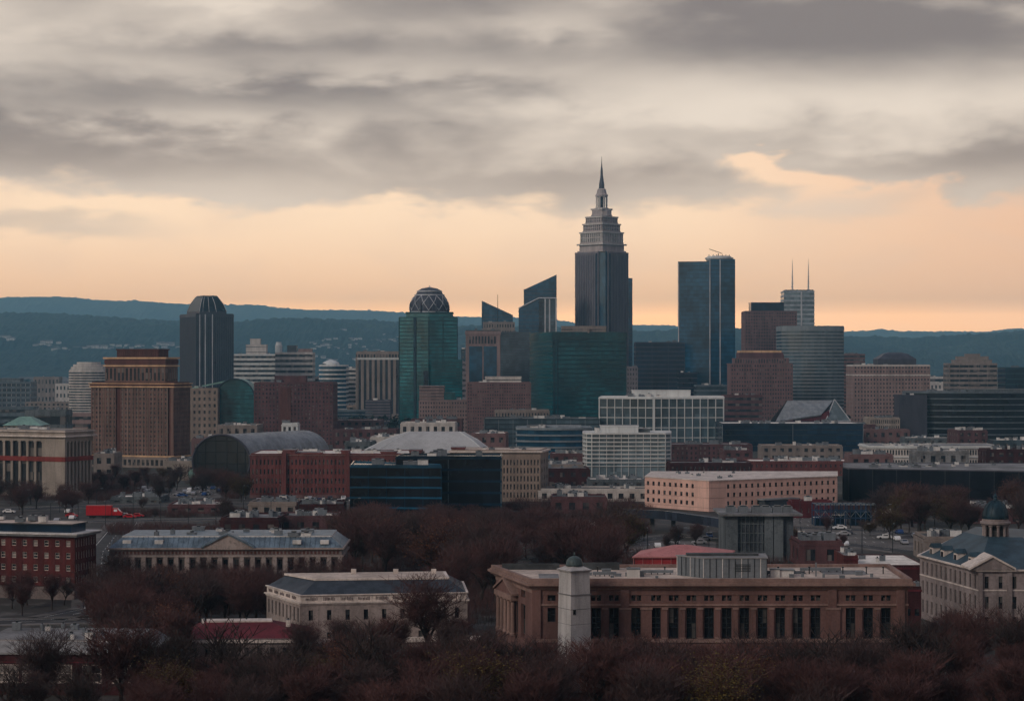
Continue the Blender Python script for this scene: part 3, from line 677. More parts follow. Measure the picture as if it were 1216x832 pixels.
for px in (420, 470, 515): 
    q = MB(); x = X(px, D+14); q.box(x-.5, x+.5, D+13.6, D+14.4, zt+2.6, zt+3.6, 'cream_trim'); q.build('chimney', cb.r)
cb.finish()

# low annex with a maroon roof
D = 372.0; pm = rect(208, 362, D, 16, 2)
mb_ = B('annex', 'low annex with a maroon sloping roof edged in pale stone below the cream building', 'annex', pm, Z(762, D))
mb_.core('grey_cream'); 
mb_.grid(pm[0], pm[1], .3, Z(765, D), 1, 10, .35, .6, 'grey_cream', 'win', .2)
q = mb_.roof; q.prism(off(pm, .5), Z(763, D), Z(759.5, D), 'cream_trim'); q.prism(off(pm, .3), Z(759.5, D), Z(758, D), 'grey_cream')
q.frustum(off(pm, .1), Z(758, D), [(pm[0][0]+5, pm[0][1]+7), (pm[1][0]-7, pm[1][1]+7), (pm[2][0]-7, pm[2][1]-6), (pm[3][0]+5, pm[3][1]-6)], Z(744, D), 'maroon_roof')
q.prism([(pm[0][0]+4.8, pm[0][1]+6.8), (pm[1][0]-6.8, pm[1][1]+6.8), (pm[2][0]-6.8, pm[2][1]-5.8), (pm[3][0]+4.8, pm[3][1]-5.8)], Z(744, D)-.05, Z(742.5, D), 'cream_trim')
mb_.units(5, 'cream_trim', (.4, .9), (.6, 1.4), z=Z(744, D)-1.2)
mb_.finish()

# low dark brick building at the lower left
D = 335.0; pm = rect(-40, 172, D, 19, -2); zz = lambda y: Z(y, D)
lb = B('brick_lodge', 'low dark brick building with gravel roof and white framed windows by the lawn', 'building', pm, zz(775))
lb.wall.prism(off(pm, -.25), 0, zz(776), 'brick_dark')
A, C = pm[0], pm[1]; L = math.dist(A, C); sx = lambda px: (px+40)*D/F
cents = [-22, 11, 38, 75, 110, 147]; w_ = lb.wall; e0 = -.2
for c in cents:
    w_.wbox(A, C, e0, sx(c-11.5), .0, zz(776), -.25, 0, 'brick_dark'); e0 = sx(c+11.5)
    w_.wbox(A, C, sx(c-11.5), e0, 0, zz(809), -.25, 0, 'brick_dark'); w_.wbox(A, C, sx(c-11.5), e0, zz(788), zz(776), -.25, 0, 'brick_dark')
    lb.win(A, C, sx(c), zz(798.5), 23*D/F-.02, 21*D/F-.02, 'win_pale' if c != 110 else 'win', 'cream_trim', n=-.2)
    w_.wbox(A, C, sx(c-12.5), sx(c+12.5), zz(810), zz(808.8), 0, .15, 'cream_trim')
w_.wbox(A, C, e0, L+.2, 0, zz(776), -.25, 0, 'brick_dark')
w_.wbox(A, C, -.3, L+.3, zz(786), zz(784.5), 0, .08, 'maroon')
q = lb.roof; q.prism(off(pm, .35), zz(776), zz(773.5), 'roof_grey'); q.frustum(off(pm, .2), zz(773.5), off(pm, -1.8), zz(762), 'roof_grey', 'roof_pale'); q.prism(off(pm, -2.2), zz(762), zz(762)+.2, 'roof_grey')
lb.units(14, 'unit_grey', (.3, 1.6), (.5, 1.3), z=zz(762))
lb.finish()

# red brick office at the left
D = 468.0; pm = rect(-40, 112, D, None, -14, xc=88); zz = lambda y: Z(y, D)
ro = B('brick_office', 'red brick office block with pale overhanging eaves and four rows of windows', 'office', pm, zz(637))
ro.wall.prism(off(pm, -.3), 0, zz(637), 'brick')
ro.grid(pm[0], pm[1], zz(696), zz(638), 4, 10, .42, .5, 'brick', 'win', .3)
ro.grid(pm[1], pm[2], zz(696), zz(638), 4, 8, .45, .6, 'brick', 'win_pale', .3)
for t in list(ro.wins):
    pass
ro.wins = [(a, b, c, z_, ww, hh, ('win_pale' if (i*7) % 3 == 0 else m), 'cream_trim', n) for i, (a, b, c, z_, ww, hh, m, f, n) in enumerate(ro.wins)]
for k in (652.7, 667, 681.7): ro.wall.prism(off(pm, .06), zz(k)-.1, zz(k)+.1, 'maroon')
ro.wall.prism(off(pm, .1), 0, zz(697), 'grey_cream')
q = ro.roof; q.prism(off(pm, 1.2), zz(637), zz(634.5), 'roof_grey'); q.prism(off(pm, 1.35), zz(634.5), zz(634.5)+.25, 'unit_white')
i0 = off(pm, -1.5); q.prism(i0, zz(634.5)+.25, zz(624), 'g_navy', 'roof_dark'); q.prism(off(i0, .4), zz(624), zz(622.5), 'roof_dark', 'roof_pale')
ro.units(6, 'unit_grey', (1, 3), (.6, 1.4), z=zz(622.5)); ro.finish()

# long pale building with blue metal roof and pediment
D = 480.0; pm = rect(132, 404, D, 22, 1); zz = lambda y: Z(y, D)
bl = B('courthouse', 'long weathered stone building with pale blue metal roof and central pediment', 'building', pm, zz(652))
bl.wall.prism(off(pm, -.35), 0, zz(650), 'grey_cream'); A, C = pm[0], pm[1]; L = math.dist(A, C); w_ = bl.wall
bl.grid(A, C, 1.5, zz(661), 2, 21, .42, .72, 'grey_cream', 'win', .3); bl.grid(pm[1], pm[2], 1.5, zz(661), 2, 7, .42, .72, 'grey_cream', 'win', .3); bl.grid(pm[3], pm[0], 1.5, zz(661), 2, 7, .42, .72, 'grey_cream', 'win', .3)
for i in range(22): w_.wbox(A, C, i*L/21-.5, i*L/21+.5, 1.5, zz(661), .3, .75, 'cream')
w_.prism(off(pm, .5), 0, 1.5, 'grey_cream'); w_.prism(off(pm, .8), zz(661), zz(659), 'cream'); w_.prism(off(pm, .4), zz(659), zz(652), 'grey_cream'); w_.prism(off(pm, 1.0), zz(652), zz(650), 'cream')
for i in range(60): w_.wbox(A, C, 1+i*L/61, 1.45+i*L/61, zz(657.5), zz(654), .38, .5, 'hotel_dark')
q = bl.roof; q.frustum(off(pm, .6), zz(650), off(pm, -2.2), zz(638.5), 'zinc_blue'); q.prism(off(pm, -2.2), zz(638.5), zz(638.5)+.3, 'unit_white', 'zinc_blue')
for i in range(46): 
    x = A[0]+L*i/45; q.tube([(x, A[1]-.55+i*.02, zz(650)+.05), (x, A[1]+2.25+i*.02, zz(638.5)+.1)], .07, 'zinc_blue', 4)
pg = MB(); gable(pg, A, C, L*.40, L*.62, zz(650), 3.1, -4, 1.0, 'cream', 'zinc_blue'); pg.build('pediment', bl.r)
for i, px in enumerate((150, 188, 352, 385)):
    u = MB(); x = X(px, D); u.box(x-1, x+1, D+.6, D+2.5, zz(646), zz(641.5), 'unit_white'); u.build('dormer', bl.r)
bl.units(16, 'unit_grey', (.6, 3), (.4, 1.2), z=zz(638.5)); bl.finish()

# domed stone building at the right
D = 405.0; A0 = P(1163, D); zz = lambda y: Z(y, D)
pm = [P(1095, D*1.075), A0, P(1262, D*1.0), P(1262, D*1.12), P(1130, D*1.16)]
db = B('domed_building', 'pale stone building with blue slate roof, pediment and green domed cupola', 'building', pm, zz(677))
w_ = db.wall; w_.prism(off(pm, -.3), 0, zz(676), 'dome_stone')
a, b = pm[0], pm[1]; db.grid(a, b, .8, zz(679), 3, 12, .42, .66, 'dome_stone', 'win', .35)
a, b = pm[1], pm[2]; L = math.dist(a, b); db.grid(a, b, .8, zz(679), 3, 6, .3, .6, 'dome_stone', 'win', .35)
for k in (0, 6, 12): w_.wbox(a, b, max(-.3, k*L/17-.5), k*L/17+.5, .8, zz(679), .3, .8, 'dome_stone')
w_.prism(off(pm, .7), zz(679), zz(677.3), 'dome_stone'); w_.prism(off(pm, 1.0), zz(677.3), zz(675.5), 'cream_trim'); w_.prism(off(pm, .5), 0, .8, 'dome_stone'); w_.prism(off(pm, .5), zz(701), zz(699.6), 'cream_trim')
q = db.roof; q.frustum(off(pm, .5), zz(675.5), scl(pm, .42), zz(646), 'slate_blue')
pg = MB(); gable(pg, a, b, -2.0, L*.40, zz(675.5), 2.5, -6, 1.2, 'dome_stone', 'cream_trim'); pg.build('pediment', db.r)
for t in (.12, .32, .55, .8):
    a, b = pm[0], pm[1]; L2 = math.dist(a, b); u = MB(); u.wbox(a, b, L2*t-.9, L2*t+.9, zz(675), zz(664), -2.6, -.6, 'cream_trim'); gable(u, a, b, L2*t-1.1, L2*t+1.1, zz(664), .9, -2.8, -.5, 'slate_blue'); u.wbox(a, b, L2*t-.5, L2*t+.5, zz(673.5), zz(666), -.6, -.5, 'win'); u.build('dormer', db.r)
Dc = 425.0; cx_, cy_ = P(1182, Dc); zc = lambda y: Z(y, Dc)
cu = MB(); cu.lathe([(3.4, zc(664)), (3.4, zc(649)), (2.9, zc(647.5)), (2.9, zc(646))], cx_, cy_, 16, 'dome_stone')
cu.lathe([(1.7, zc(646)), (1.7, zc(620))], cx_, cy_, 16, 'win'); cu.lathe([(2.75, zc(623)), (3.2, zc(621)), (3.2, zc(619)), (2.8, zc(618)), (2.8, zc(615.5))], cx_, cy_, 16, 'dome_stone')
cup = cu.build('cupola', db.r)
for k in range(10):
    t = 2*pi*(k+.5)/10; q2 = MB(); q2.lathe([(.45, zc(646)), (.45, zc(645)), (.33, zc(644)), (.28, zc(625)), (.45, zc(624)), (.45, zc(622.5))], cx_+2.45*cos(t), cy_+2.45*sin(t), 8, 'dome_stone'); c_ = q2.build('column', db.r)
q2 = MB(); pr = [(2.75*cos(t), zc(615.5)+3.9*sin(t)) for t in [i*pi/2/9 for i in range(9)]]
q2.lathe(pr, cx_, cy_, 24, 'copper_dark'); 
for k in range(12):
    t = 2*pi*k/12; q2.tube([(cx_+(r_+.03)*cos(t), cy_+(r_+.03)*sin(t), z_) for r_, z_ in pr], .08, 'copper_dark', 4)
q2.build('dome', db.r, smooth=True)
zt = pr[-1][1]; q2 = MB(); q2.lathe([(.5, zt-.2), (.42, zt+.7), (.55, zt+.8), (.1, zt+1.4), (.03, zt+2.4)], cx_, cy_, 10, 'copper_dark'); q2.build('finial', db.r)
db.finish()

# low red brick shed with white roof
D = 462.0
for nm, lab, x0, x1, yt, dd, dp, wm, rm in (('brick_shed', 'low dark red brick shed with a flat white roof beyond the pink hall', 1018, 1100, 673, D, 26, 'brick_dark', 'roof_white'),
                                    ('brick_stair_tower', 'small red brick block at the corner of the white roofed shed', 1002, 1019, 662, D-1, 14, 'brick', 'roof_grey'),
                                    ('brick_store', 'small brick store with snow pale roof tucked beside the domed building', 1073, 1094, 699, 400, 9, 'brick_dark', 'roof_white')):
    s_ = B(nm, lab, 'building', rect(x0, x1, dd, dp, 0), Z(yt, dd)); s_.core(wm); a, b = s_.p[0], s_.p[1]; L = math.dist(a, b)
    n = max(2, int(L/3)); s_.flat_roof(rm, .5, wm, .3)
    for i in range(n): s_.win(a, b, (i+.5)*L/n, Z(yt, dd)*.55, .9, 1.3, 'win')
    s_.wall.wbox(a, b, -.1, L+.1, Z(yt, dd)-.5, Z(yt, dd)-.1, 0, .15, 'maroon'); s_.units(3, 'unit_grey', (.6, 1.8), (.6, 1.3)); s_.finish()

# concrete block and its viaduct
D = 560.0; pm = rect(862, 946, D, 20, 0); zz = lambda y: Z(y, D)
r = root('concrete_tower_block', 'grey concrete block with deep vertical bays under a long roof slab', 'building', (*cen(pm), 0)); FOOT.append(off(pm, 3))
q = MB(); q.prism(off(pm, -.8), 0, zz(612), 'concrete_dark'); a, b = pm[0], pm[1]; sx = lambda px: (px-862)*D/F
for x0, x1 in ((862, 876), (908, 918), (919, 930)): q.wbox(a, b, sx(x0), sx(x1), 0, zz(612), -.8, .2, 'concrete')
for x in range(880, 906, 5): q.wbox(a, b, sx(x), sx(x)+.25, 0, zz(612), -.8, -.5, 'concrete')
for y in (622, 633, 644, 655): q.wbox(a, b, sx(876), sx(908), zz(y)-.15, zz(y)+.15, -.8, -.45, 'concrete')
q.wbox(pm[3], pm[0], 0, 20, 0, zz(612), -.8, 0, 'concrete'); q.build('wall', r)
q = MB(); q.prism(off(pm, 1.5), zz(612), zz(609.5), 'roof_grey'); q.build('roof', r)
for px in (870, 885, 901, 912, 926, 938):
    u = MB(); x = X(px, D); u.box(x-1.3, x+1.3, D+4, D+7, zz(609.5), zz(609.5)+1.6, 'unit_grey'); u.box(x-.9, x+.9, D+4.4, D+6.6, zz(609.5)+1.6, zz(609.5)+1.9, 'dark_metal'); u.build('rooftop_unit', r)
vp = [P(740, 660), P(790, 650), P(850, 620), P(905, 590)]
r = root('viaduct', 'dark elevated roadway on concrete piers below the salmon building', 'viaduct', (*cen(vp), 0))
q = MB(); nb = [(x+5, y+9) for x, y in vp]
for i in range(3):
    q.prism([vp[i], vp[i+1], nb[i+1], nb[i]], 5.2, 6.4, 'concrete_dark'); q.wbox(vp[i], vp[i+1], 0, math.dist(vp[i], vp[i+1]), 4.6, 7.3, 0, .4, 'g_slate')
q.build('deck', r)
for i in range(7):
    t = i/6*2.99; k = int(t); f = t-k; x = vp[k][0]+(vp[k+1][0]-vp[k][0])*f+3; y = vp[k][1]+(vp[k+1][1]-vp[k][1])*f+5
    u = MB(); u.box(x-.6, x+.6, y-2, y+2, 0, 5.2, 'concrete'); u.box(x-.9, x+.9, y-3.2, y+3.2, 4.5, 5.19, 'concrete'); u.build('pier', r)

# blue steel frame plant yard
D = 680.0; r = root('steel_frame', 'dark blue steel frame structure with open bays beside the salmon building', 'structure', (*P(1005, D), 0))
FOOT.append(rect(960, 1050, D-2, 16))
q = MB(); x0, x1 = X(968, D), X(1040, D); z1_ = Z(598, D)
for i in range(13):
    x = x0+(x1-x0)*i/12
    for y in (D, D+7): q.box(x-.16, x+.16, y-.16, y+.16, 0, z1_, 'steel_blue')
    q.box(x-.1, x+.1, D, D+7, z1_-.3, z1_, 'steel_blue')
for z_ in (2.9, 5.0, z1_): 
    for y in (D, D+7): q.box(x0, x1, y-.13, y+.13, z_-.4, z_-.02, 'greyblue' if z_ == z1_ else 'steel_blue')
for i in range(12):
    xa, xb = x0+(x1-x0)*i/12, x0+(x1-x0)*(i+1)/12; q.tube([(xa, D-.2, 2.9), (xb, D-.2, 5)] if i % 2 else [(xb, D-.2, 2.9), (xa, D-.2, 5)], .08, 'greyblue', 4)
q.build('frame', r)
q = MB()
for a_, b_, h_ in ((0, 5, 2.4), (6.5, 10, 3.4), (12, 19, 4.6)): q.box(x0+a_, x0+b_, D+1.5, D+6, 0, h_, 'g_navy')
q.build('container', r)
# ------------------------------------------------------------------ MIDGROUND AND SKYLINE
def HT(y, D): return Z(y, D)
def pent(bd, x0, x1, yt, D, dp, m='white_panel', z=None, name='penthouse', bands=0, mt='roof_grey', phi=0):
    z = bd.z0+bd.h if z is None else z; p = rect(x0, x1, D, dp, phi); q = MB(); q.prism(p, z, Z(yt, D), m, mt)
    q.prism(off(p, .25), Z(yt, D)-.5, Z(yt, D)+.05, m, mt)
    for k in range(bands):
        zz_ = z+(Z(yt, D)-z)*(k+.5)/bands; q.prism(off(p, .15), zz_-.3, zz_+.3, 'win_far')
    q.build(name, bd.r); return p
def block(name, label, cat, pts, yt, D, style, wallm, rows=8, cols=8, roof='roof_grey', winm='win_far', wf=.5, hf=.55, units=4, group=None, sides=True, par=.8, lim=100, side_cols=None, **k):
    b = B(name, label, cat, pts, Z(yt, D), group); b.lim = lim
    if style == 'grid':
        b.core(wallm, .35, b.h-.3)
        for i in range(len(pts)):
            a, c = pts[i], pts[(i+1) % len(pts)]
            if facing(a, c) < -.1: b.wall.wbox(a, c, 0, math.dist(a, c), 0, b.h, -.36, 0, wallm); continue
            L = math.dist(a, c)
            if L < 2.5: continue
            cc = cols if i == 0 else (side_cols or max(1, round(cols*L/math.dist(pts[0], pts[1]))))
            b.grid(a, c, k.get('zb', 0), b.h, rows, cc, wf, hf, wallm, winm, .3)
            if k.get('zb', 0): b.wall.wbox(a, c, -.3, L+.3, 0, k['zb'], 0, .4, wallm)
        b.wall.prism(off(pts, .45), b.h-.6, b.h, k.get('trim', wallm))
    elif style == 'bands':
        b.core(winm, 0); b.bands(rows, wallm, wf, k.get('e', .3))
        if k.get('fin'): b.fins(k['fin'], k.get('finm', wallm), .3, k.get('e', .3)*.8)
    elif style == 'glass':
        b.core(wallm); 
        if rows: b.bands(rows, winm, wf, k.get('e', .12))
        if k.get('fin'): b.fins(k['fin'], k.get('finm', 'rib'), k.get('finw', .25), k.get('e', .12)+.1)
    elif style == 'ribs':
        b.core(winm); b.fins(k.get('fin', 3), wallm, k.get('finw', 1.4), .7, 0, b.h*.93); b.wall.prism(off(pts, .9), b.h*.93, b.h, wallm)
        b.wall.prism(off(pts, .95), 0, b.h*.1, wallm)
    b.flat_roof(roof, par, k.get('trim', wallm) if style != 'glass' else wallm)
    if units: b.units(units, 'unit_grey', k.get('us', (2, 5)), (1.0, 2.2))
    return b

# left columned civic hall
D = 825.0; pm = rect(-50, 110, D, None, -24, xc=77); zz = lambda y: Z(y, D)
cv = B('civic_hall', 'tall limestone civic hall with colonnade and a dark red band at the left edge', 'hall', pm, zz(517)); w_ = cv.wall
w_.prism(off(pm, -.9), 0, zz(519), 'win_far'); 
for (a, b, n) in ((pm[0], pm[1], 11), (pm[1], pm[2], 7)):
    L = math.dist(a, b); s1 = L*(.80 if n == 11 else .94); s0 = 0 if n == 11 else L*.05
    for i in range(n+1):
        t = s0+(s1-s0)*i/n; c_ = MB(); c_.wbox(a, b, t-.55, t+.55, zz(584), zz(524), -.9, 0, 'limestone'); c_.wbox(a, b, t-.8, t+.8, zz(525.5), zz(524), -.9, .2, 'limestone'); c_.build('column', cv.r)
    if n == 11: w_.wbox(a, b, s1, L+.1, 0, zz(520), -.9, .1, 'limestone')
    w_.wbox(a, b, -.1, L+.15, zz(548), zz(542.5), -.9, .3, 'red_band')
w_.prism(off(pm, .4), 0, zz(584), 'limestone'); w_.prism(off(pm, .2), zz(524), zz(519), 'limestone'); w_.prism(off(pm, 1.4), zz(519), zz(517), 'cream_trim'); w_.prism(off(pm, .3), zz(517), zz(513), 'limestone')
w_.prism(off(pm, 1.0), zz(513), zz(512), 'cream_trim')
cv.h = zz(512); cv.flat_roof('roof_grey', .5, 'limestone'); cv.units(5, 'unit_grey', (2, 6), (.8, 1.6)); cv.finish()
D = 900.0; pm = rect(4, 48, D, 16); g_ = B('copper_roof_hall', 'low building with a pale green pyramid roof behind the civic hall', 'building', pm, Z(505, D)); g_.core('limestone')
g_.roof.frustum(off(pm, .5), g_.h, scl(pm, .3), Z(495, D), 'copper_pale'); g_.win(pm[0], pm[1], 4, 20, 2, 3); g_.win(pm[0], pm[1], 11, 20, 2, 3); g_.finish()

# brown hotel tower with setbacks
D = 1050.0; pm = rect(109, 225, D, None, -20, xc=206); zz = lambda y: Z(y, D)
ht = B('hotel_tower', 'massive brown brick tower with stepped crown and gold cornices', 'tower', pm, zz(457)); w_ = ht.wall; ht.lim = 240
w_.prism(off(pm, -.4), 0, zz(457), 'hotel_dark'); a, b, c_ = pm[0], pm[1], pm[2]; L = math.dist(a, b); zb = zz(543)
def seg(f0, f1, cols): ht.grid(a, b, zb, zz(460), 15, cols, .45, .5, 'hotel', 'win_far', .3, L*f0 if f0 else 0, L*f1 if f1 < 1 else None)
seg(0, .30, 7); seg(.36, .93, 13); w_.wbox(a, b, L*.97, L+.3, zb, zz(460), 0, .3, 'hotel'); ht.grid(b, c_, zb, zz(460), 15, 8, .45, .5, 'hotel', 'win_far', .3)
for i in range(16): w_.wbox(a, b, L*(.03+i*.06), L*(.035+i*.06), zb, zz(460), .3, .6, 'tan') if i not in (5,) else None
w_.prism(off(pm, 1.0), zz(460), zz(458.5), 'gold'); w_.prism(off(pm, .7), zz(458.5), zz(456), 'hotel_dark'); w_.prism(off(pm, 1.3), zz(456), zz(455), 'gold')
w_.prism(off(pm, .6), 0, zz(556), 'tan'); w_.prism(off(pm, .5), zz(556), zb, 'tan_grey'); w_.prism(off(pm, .9), zb, zb+.8, 'gold')
for i in range(18): ht.win(a, b, L*(i+.5)/18, (zz(556)+zb)/2, 1.6, 3, 'win_far', n=.55)
ht.h = zz(455); ht.flat_roof('roof_dark', .6, 'hotel_dark')
D2 = D+8; u0 = rect(125, 211, D2, None, -20, xc=196); up = MB(); zu = Z(424, D2)
up.prism(u0, ht.h, zu, 'hotel'); 
for i in range(15):
    for (a2, b2) in ((u0[0], u0[1]),): L2 = math.dist(a2, b2); up.wbox(a2, b2, L2*(i+.2)/15, L2*(i+.75)/15, Z(452, D2), Z(437, D2), 0, .1, 'win_far')
for i in range(6): L2 = math.dist(u0[1], u0[2]); up.wbox(u0[1], u0[2], L2*(i+.2)/6, L2*(i+.75)/6, Z(452, D2), Z(437, D2), 0, .1, 'win_far')
up.prism(off(u0, .7), Z(435, D2), Z(433.5, D2), 'gold'); up.prism(off(u0, .35), Z(432, D2), Z(427, D2), 'hotel_dark'); up.prism(off(u0, .9), Z(426, D2), zu, 'gold'); up.build('upper_storeys', ht.r)
u1 = rect(139, 200, D2+5, None, -20, xc=188); up = MB(); up.prism(u1, zu, Z(415, D2), 'hotel_dark', 'roof_dark')
for i in range(22): L2 = math.dist(u1[0], u1[1]); up.wbox(u1[0], u1[1], L2*i/22, L2*(i+.5)/22, zu, Z(416, D2), 0, .2, 'hotel_dark')
up.prism(off(u1, .5), Z(415.5, D2), Z(414, D2), 'hotel_dark'); up.build('crown', ht.r); ht.finish()

# beige block and the green vault beside it
D = 1400.0; b_ = block('beige_block', 'beige block with square windows between the brown hotel and the green vault', 'building', rect(222, 258, D, 26), 462, D, 'grid', 'tan', 8, 6, wf=.42, hf=.5, units=2); b_.finish()
r = root('vaulted_hall', 'teal glass hall with a pale green barrel roof', 'hall', (*P(270, 1410), 0)); D = 1410.0
cxv, yv = X(279, D), D; R_ = 23*D/F; zb = Z(473, D); vs = []; n = 16
def vault(mb, c0, c1, R, z0, rise, m, mend, n=16, th=.5):
    """half barrel from c0 to c1 (plan points), radius R across, capped ends"""
    L = math.dist(c0, c1); ux, uy = (c1[0]-c0[0])/L, (c1[1]-c0[1])/L; nx, ny = -uy, ux; ring = []
    for c in (c0, c1): ring.append([(c[0]+nx*R*cos(pi*k/n), c[1]+ny*R*cos(pi*k/n), z0+rise*sin(pi*k/n)) for k in range(n+1)])
    mb.raw(ring[0]+ring[1], [(k, k+1, n+2+k, n+1+k) for k in range(n)], m)
    for rg_ in ring: mb.raw(rg_, [tuple(range(n+1))], mend)
    return ring
pmv = [(cxv-R_, yv), (cxv+R_, yv), (cxv+R_, yv+30), (cxv-R_, yv+30)]; FOOT.append(pmv)
q = MB(); q.prism(pmv, 0, zb, 'g_vault')
for k in range(1, 10): q.prism(off(pmv, .15), zb*k/9-.5, zb*k/9-.1, 'teal_band')
vault(q, (cxv, yv), (cxv, yv+30), R_, zb, R_*1.0, 'copper_pale', 'g_vault')
for k in range(1, 6): hh = R_*k/6; ww = sqrt(R_*R_-hh*hh); q.box(cxv-ww, cxv+ww, yv-.2, yv-.05, zb+hh-.2, zb+hh+.2, 'teal_band')
q.build('glazed_hall', r)
q = MB(); pts_ = [(cxv+(R_+.2)*cos(t), yv-.3, zb+(R_+.2)*sin(t)) for t in [pi*k/20 for k in range(21)]]; q.tube(pts_, .5, 'copper_dark', 5)
q.build('arch', r)
q = MB(); xl = X(224, D+6); v = [(xl, D+6, Z(461, D)), (cxv-2, D+6, Z(450, D)), (cxv-2, D+34, Z(450, D)+.5), (xl, D+34, Z(461, D)+.5)]
q.raw(v+[(x, y, z-1) for x, y, z in v], [(0, 1, 2, 3), (7, 6, 5, 4), (0, 4, 5, 1), (1, 5, 6, 2), (2, 6, 7, 3), (3, 7, 4, 0)], 'copper_pale'); q.build('roof', r)

# dark tower with ribbed crown
D = 2150.0; pm = rect(214, 277, D, None, 26, xc=233); zz = lambda y: Z(y, D)
t_ = B('crowned_tower', 'dark grey tower with chamfered domed crown and pale vertical ribs', 'skyscraper', pm, zz(373)); t_.core('g_slate'); t_.fins(2.1, 'steelgrey', .9, .4)
t_.wall.prism(off(pm, .6), zz(376), zz(373), 'steelgrey'); 
for px, wv in ((237, .9), (243.5, 1.2), (252, .9)):
    L = math.dist(pm[0], pm[1]); s_ = L*(px-233)/44; t_.wall.wbox(pm[0], pm[1], s_-wv/2, s_+wv/2, 0, zz(373), .3, 1.0, 'rib')
t_.flat_roof('roof_dark', .8, 'steelgrey'); pu = rect(222, 269, D+7, None, 26, xc=237)
q = MB(); q.prism(pu, t_.h, zz(369), 'steelgrey'); q.frustum(pu, zz(369), scl(pu, .84), zz(360), 'g_black'); q.frustum(scl(pu, .84), zz(360), scl(pu, .58), zz(352), 'g_black'); q.frustum(scl(pu, .58), zz(352), scl(pu, .50), zz(350), 'dark_metal')
for i in range(4):
    for s_, e_ in ((0, 0),):
        A = [(p[0], p[1], z) for p, z in ((pu[i], zz(369)), (scl(pu, .84)[i], zz(360)), (scl(pu, .58)[i], zz(352)))]; q.tube(A, .3, 'rib', 4)
def mid(p, k, t): f = scl(p, k); return (f[0][0]+(f[1][0]-f[0][0])*t, f[0][1]+(f[1][1]-f[0][1])*t)
for t in (.12, .35, .62): q.tube([(*mid(pu, 1.01, t), zz(370)), (*mid(pu, .85, t), zz(360)), (*mid(pu, .59, t), zz(352))], .3, 'rib', 4)
q.build('crown', t_.r); t_.finish()

# white banded offices in the haze
def banded(name, label, x0, x1, yt, D, rows, m='white_band', dp=30, wm='win_far', frac=.5, bul=0, cat='office', phi=0, **k):
    p = rect(x0, x1, D, dp, phi); p = bulge(p, bul) if bul else p
    return block(name, label, cat, p, yt, D, 'bands', m, rows, winm=wm, wf=frac, **k)
b_ = banded('white_office', 'white banded office with a stepped top right of the dark crowned tower', 273, 327, 421, 2300, 12); pent(b_, 292, 316, 409, 2310, 14, 'pale_far', bands=2); pent(b_, 297, 309, 402, 2314, 8, 'pale_far', z=Z(409, 2310)); b_.finish()
b_ = banded('striped_office', 'grey and white striped office with a small round tank on top', 327, 371, 419, 2260, 11, 'pale_far'); pent(b_, 341, 352, 410, 2266, 12, 'g_slate'); pent(b_, 354, 370, 414, 2266, 12, 'pinkish'); 
q = MB(); q.lathe([(4, b_.h), (4, Z(410, 2266)), (3, Z(408, 2266)), (3, Z(406, 2266))], *P(331, 2266), 12, 'white_panel'); q.build('tank', b_.r); b_.finish()
b_ = banded('blue_office', 'blue glass office with white floor bands and rounded corner', 379, 411, 434, 2000, 12, wm='g_blue', bul=5, frac=.35); q = MB(); q.lathe([(9, b_.h), (8, b_.h+3), (4, b_.h+5), (.5, b_.h+6)], *P(393, 2010), 14, 'white_panel'); q.build('roof_dome', b_.r); b_.finish()
banded('slim_office', 'narrow pale office stepped behind the blue banded one', 409, 425, 438, 2050, 11, 'pale_far').finish()
banded('terrace_office', 'low pale stepped office before the blue banded office', 380, 442, 488, 1800, 4, 'band_dark', wm='g_navy').finish()
b_ = banded('round_shouldered_tower', 'pale banded tower with rounded shoulders behind the brown hotel', 82, 124, 441, 2000, 17, 'pale_far', bul=6); p = scl(b_.p, .82); q = MB(); z = b_.h
for k in (1.0, .93, .8, .6): q.prism(scl(b_.p, k*.97), z, z+2.2, 'pale_far'); z += 2.4
q.build('stepped_top', b_.r); b_.finish()
b_ = banded('dark_office', 'dark office with a flat top at the far left edge', -20, 36, 454, 2200, 6, 'band_dark', wm='g_slate', fin=5, finm='pale_far'); pent(b_, -10, 24, 449, 2215, 16, 'concrete'); b_.finish()

# maroon block
D = 1350.0; b_ = block('maroon_block', 'maroon brick block with a recessed dark centre bay', 'building', rect(302, 395, D, 34), 455, D, 'grid', 'mauve_dark', 15, 22, wf=.4, hf=.5, units=5)
a, c = b_.p[0], b_.p[1]; L = math.dist(a, c); b_.wall.wbox(a, c, L*.33, L*.47, 0, b_.h-3, .25, .6, 'hotel_dark'); pent(b_, 326, 363, 446, D+10, 12, 'mauve_dark'); b_.finish()
# tan ribbed tower
D = 1900.0; b_ = block('ribbed_tower', 'tan tower with tall vertical ribs left of the teal domed tower', 'tower', rect(424, 475, D, 34), 418, D, 'ribs', 'tan_grey', fin=5.2, finw=2.6, winm='g_slate', units=3)
b_.wall.prism(off(b_.p, 1.0), Z(427, D), Z(424.5, D), 'white_band'); b_.wall.prism(off(b_.p, 1.05), Z(424, D), Z(420.5, D), 'win_far')
for i in range(14): L = math.dist(b_.p[0], b_.p[1]); b_.wall.wbox(b_.p[0], b_.p[1], L*i/14, L*i/14+1.1, Z(424.4, D), Z(420, D), 1.05, 1.3, 'tan_grey')
b_.finish()
block('ribbed_tower_podium', 'dark lower block in front of the tan ribbed tower', 'building', rect(434, 463, 1800, 24), 476, 1800, 'glass', 'tower_dark', 8, winm='tower_stone', wf=.3, units=2).finish()

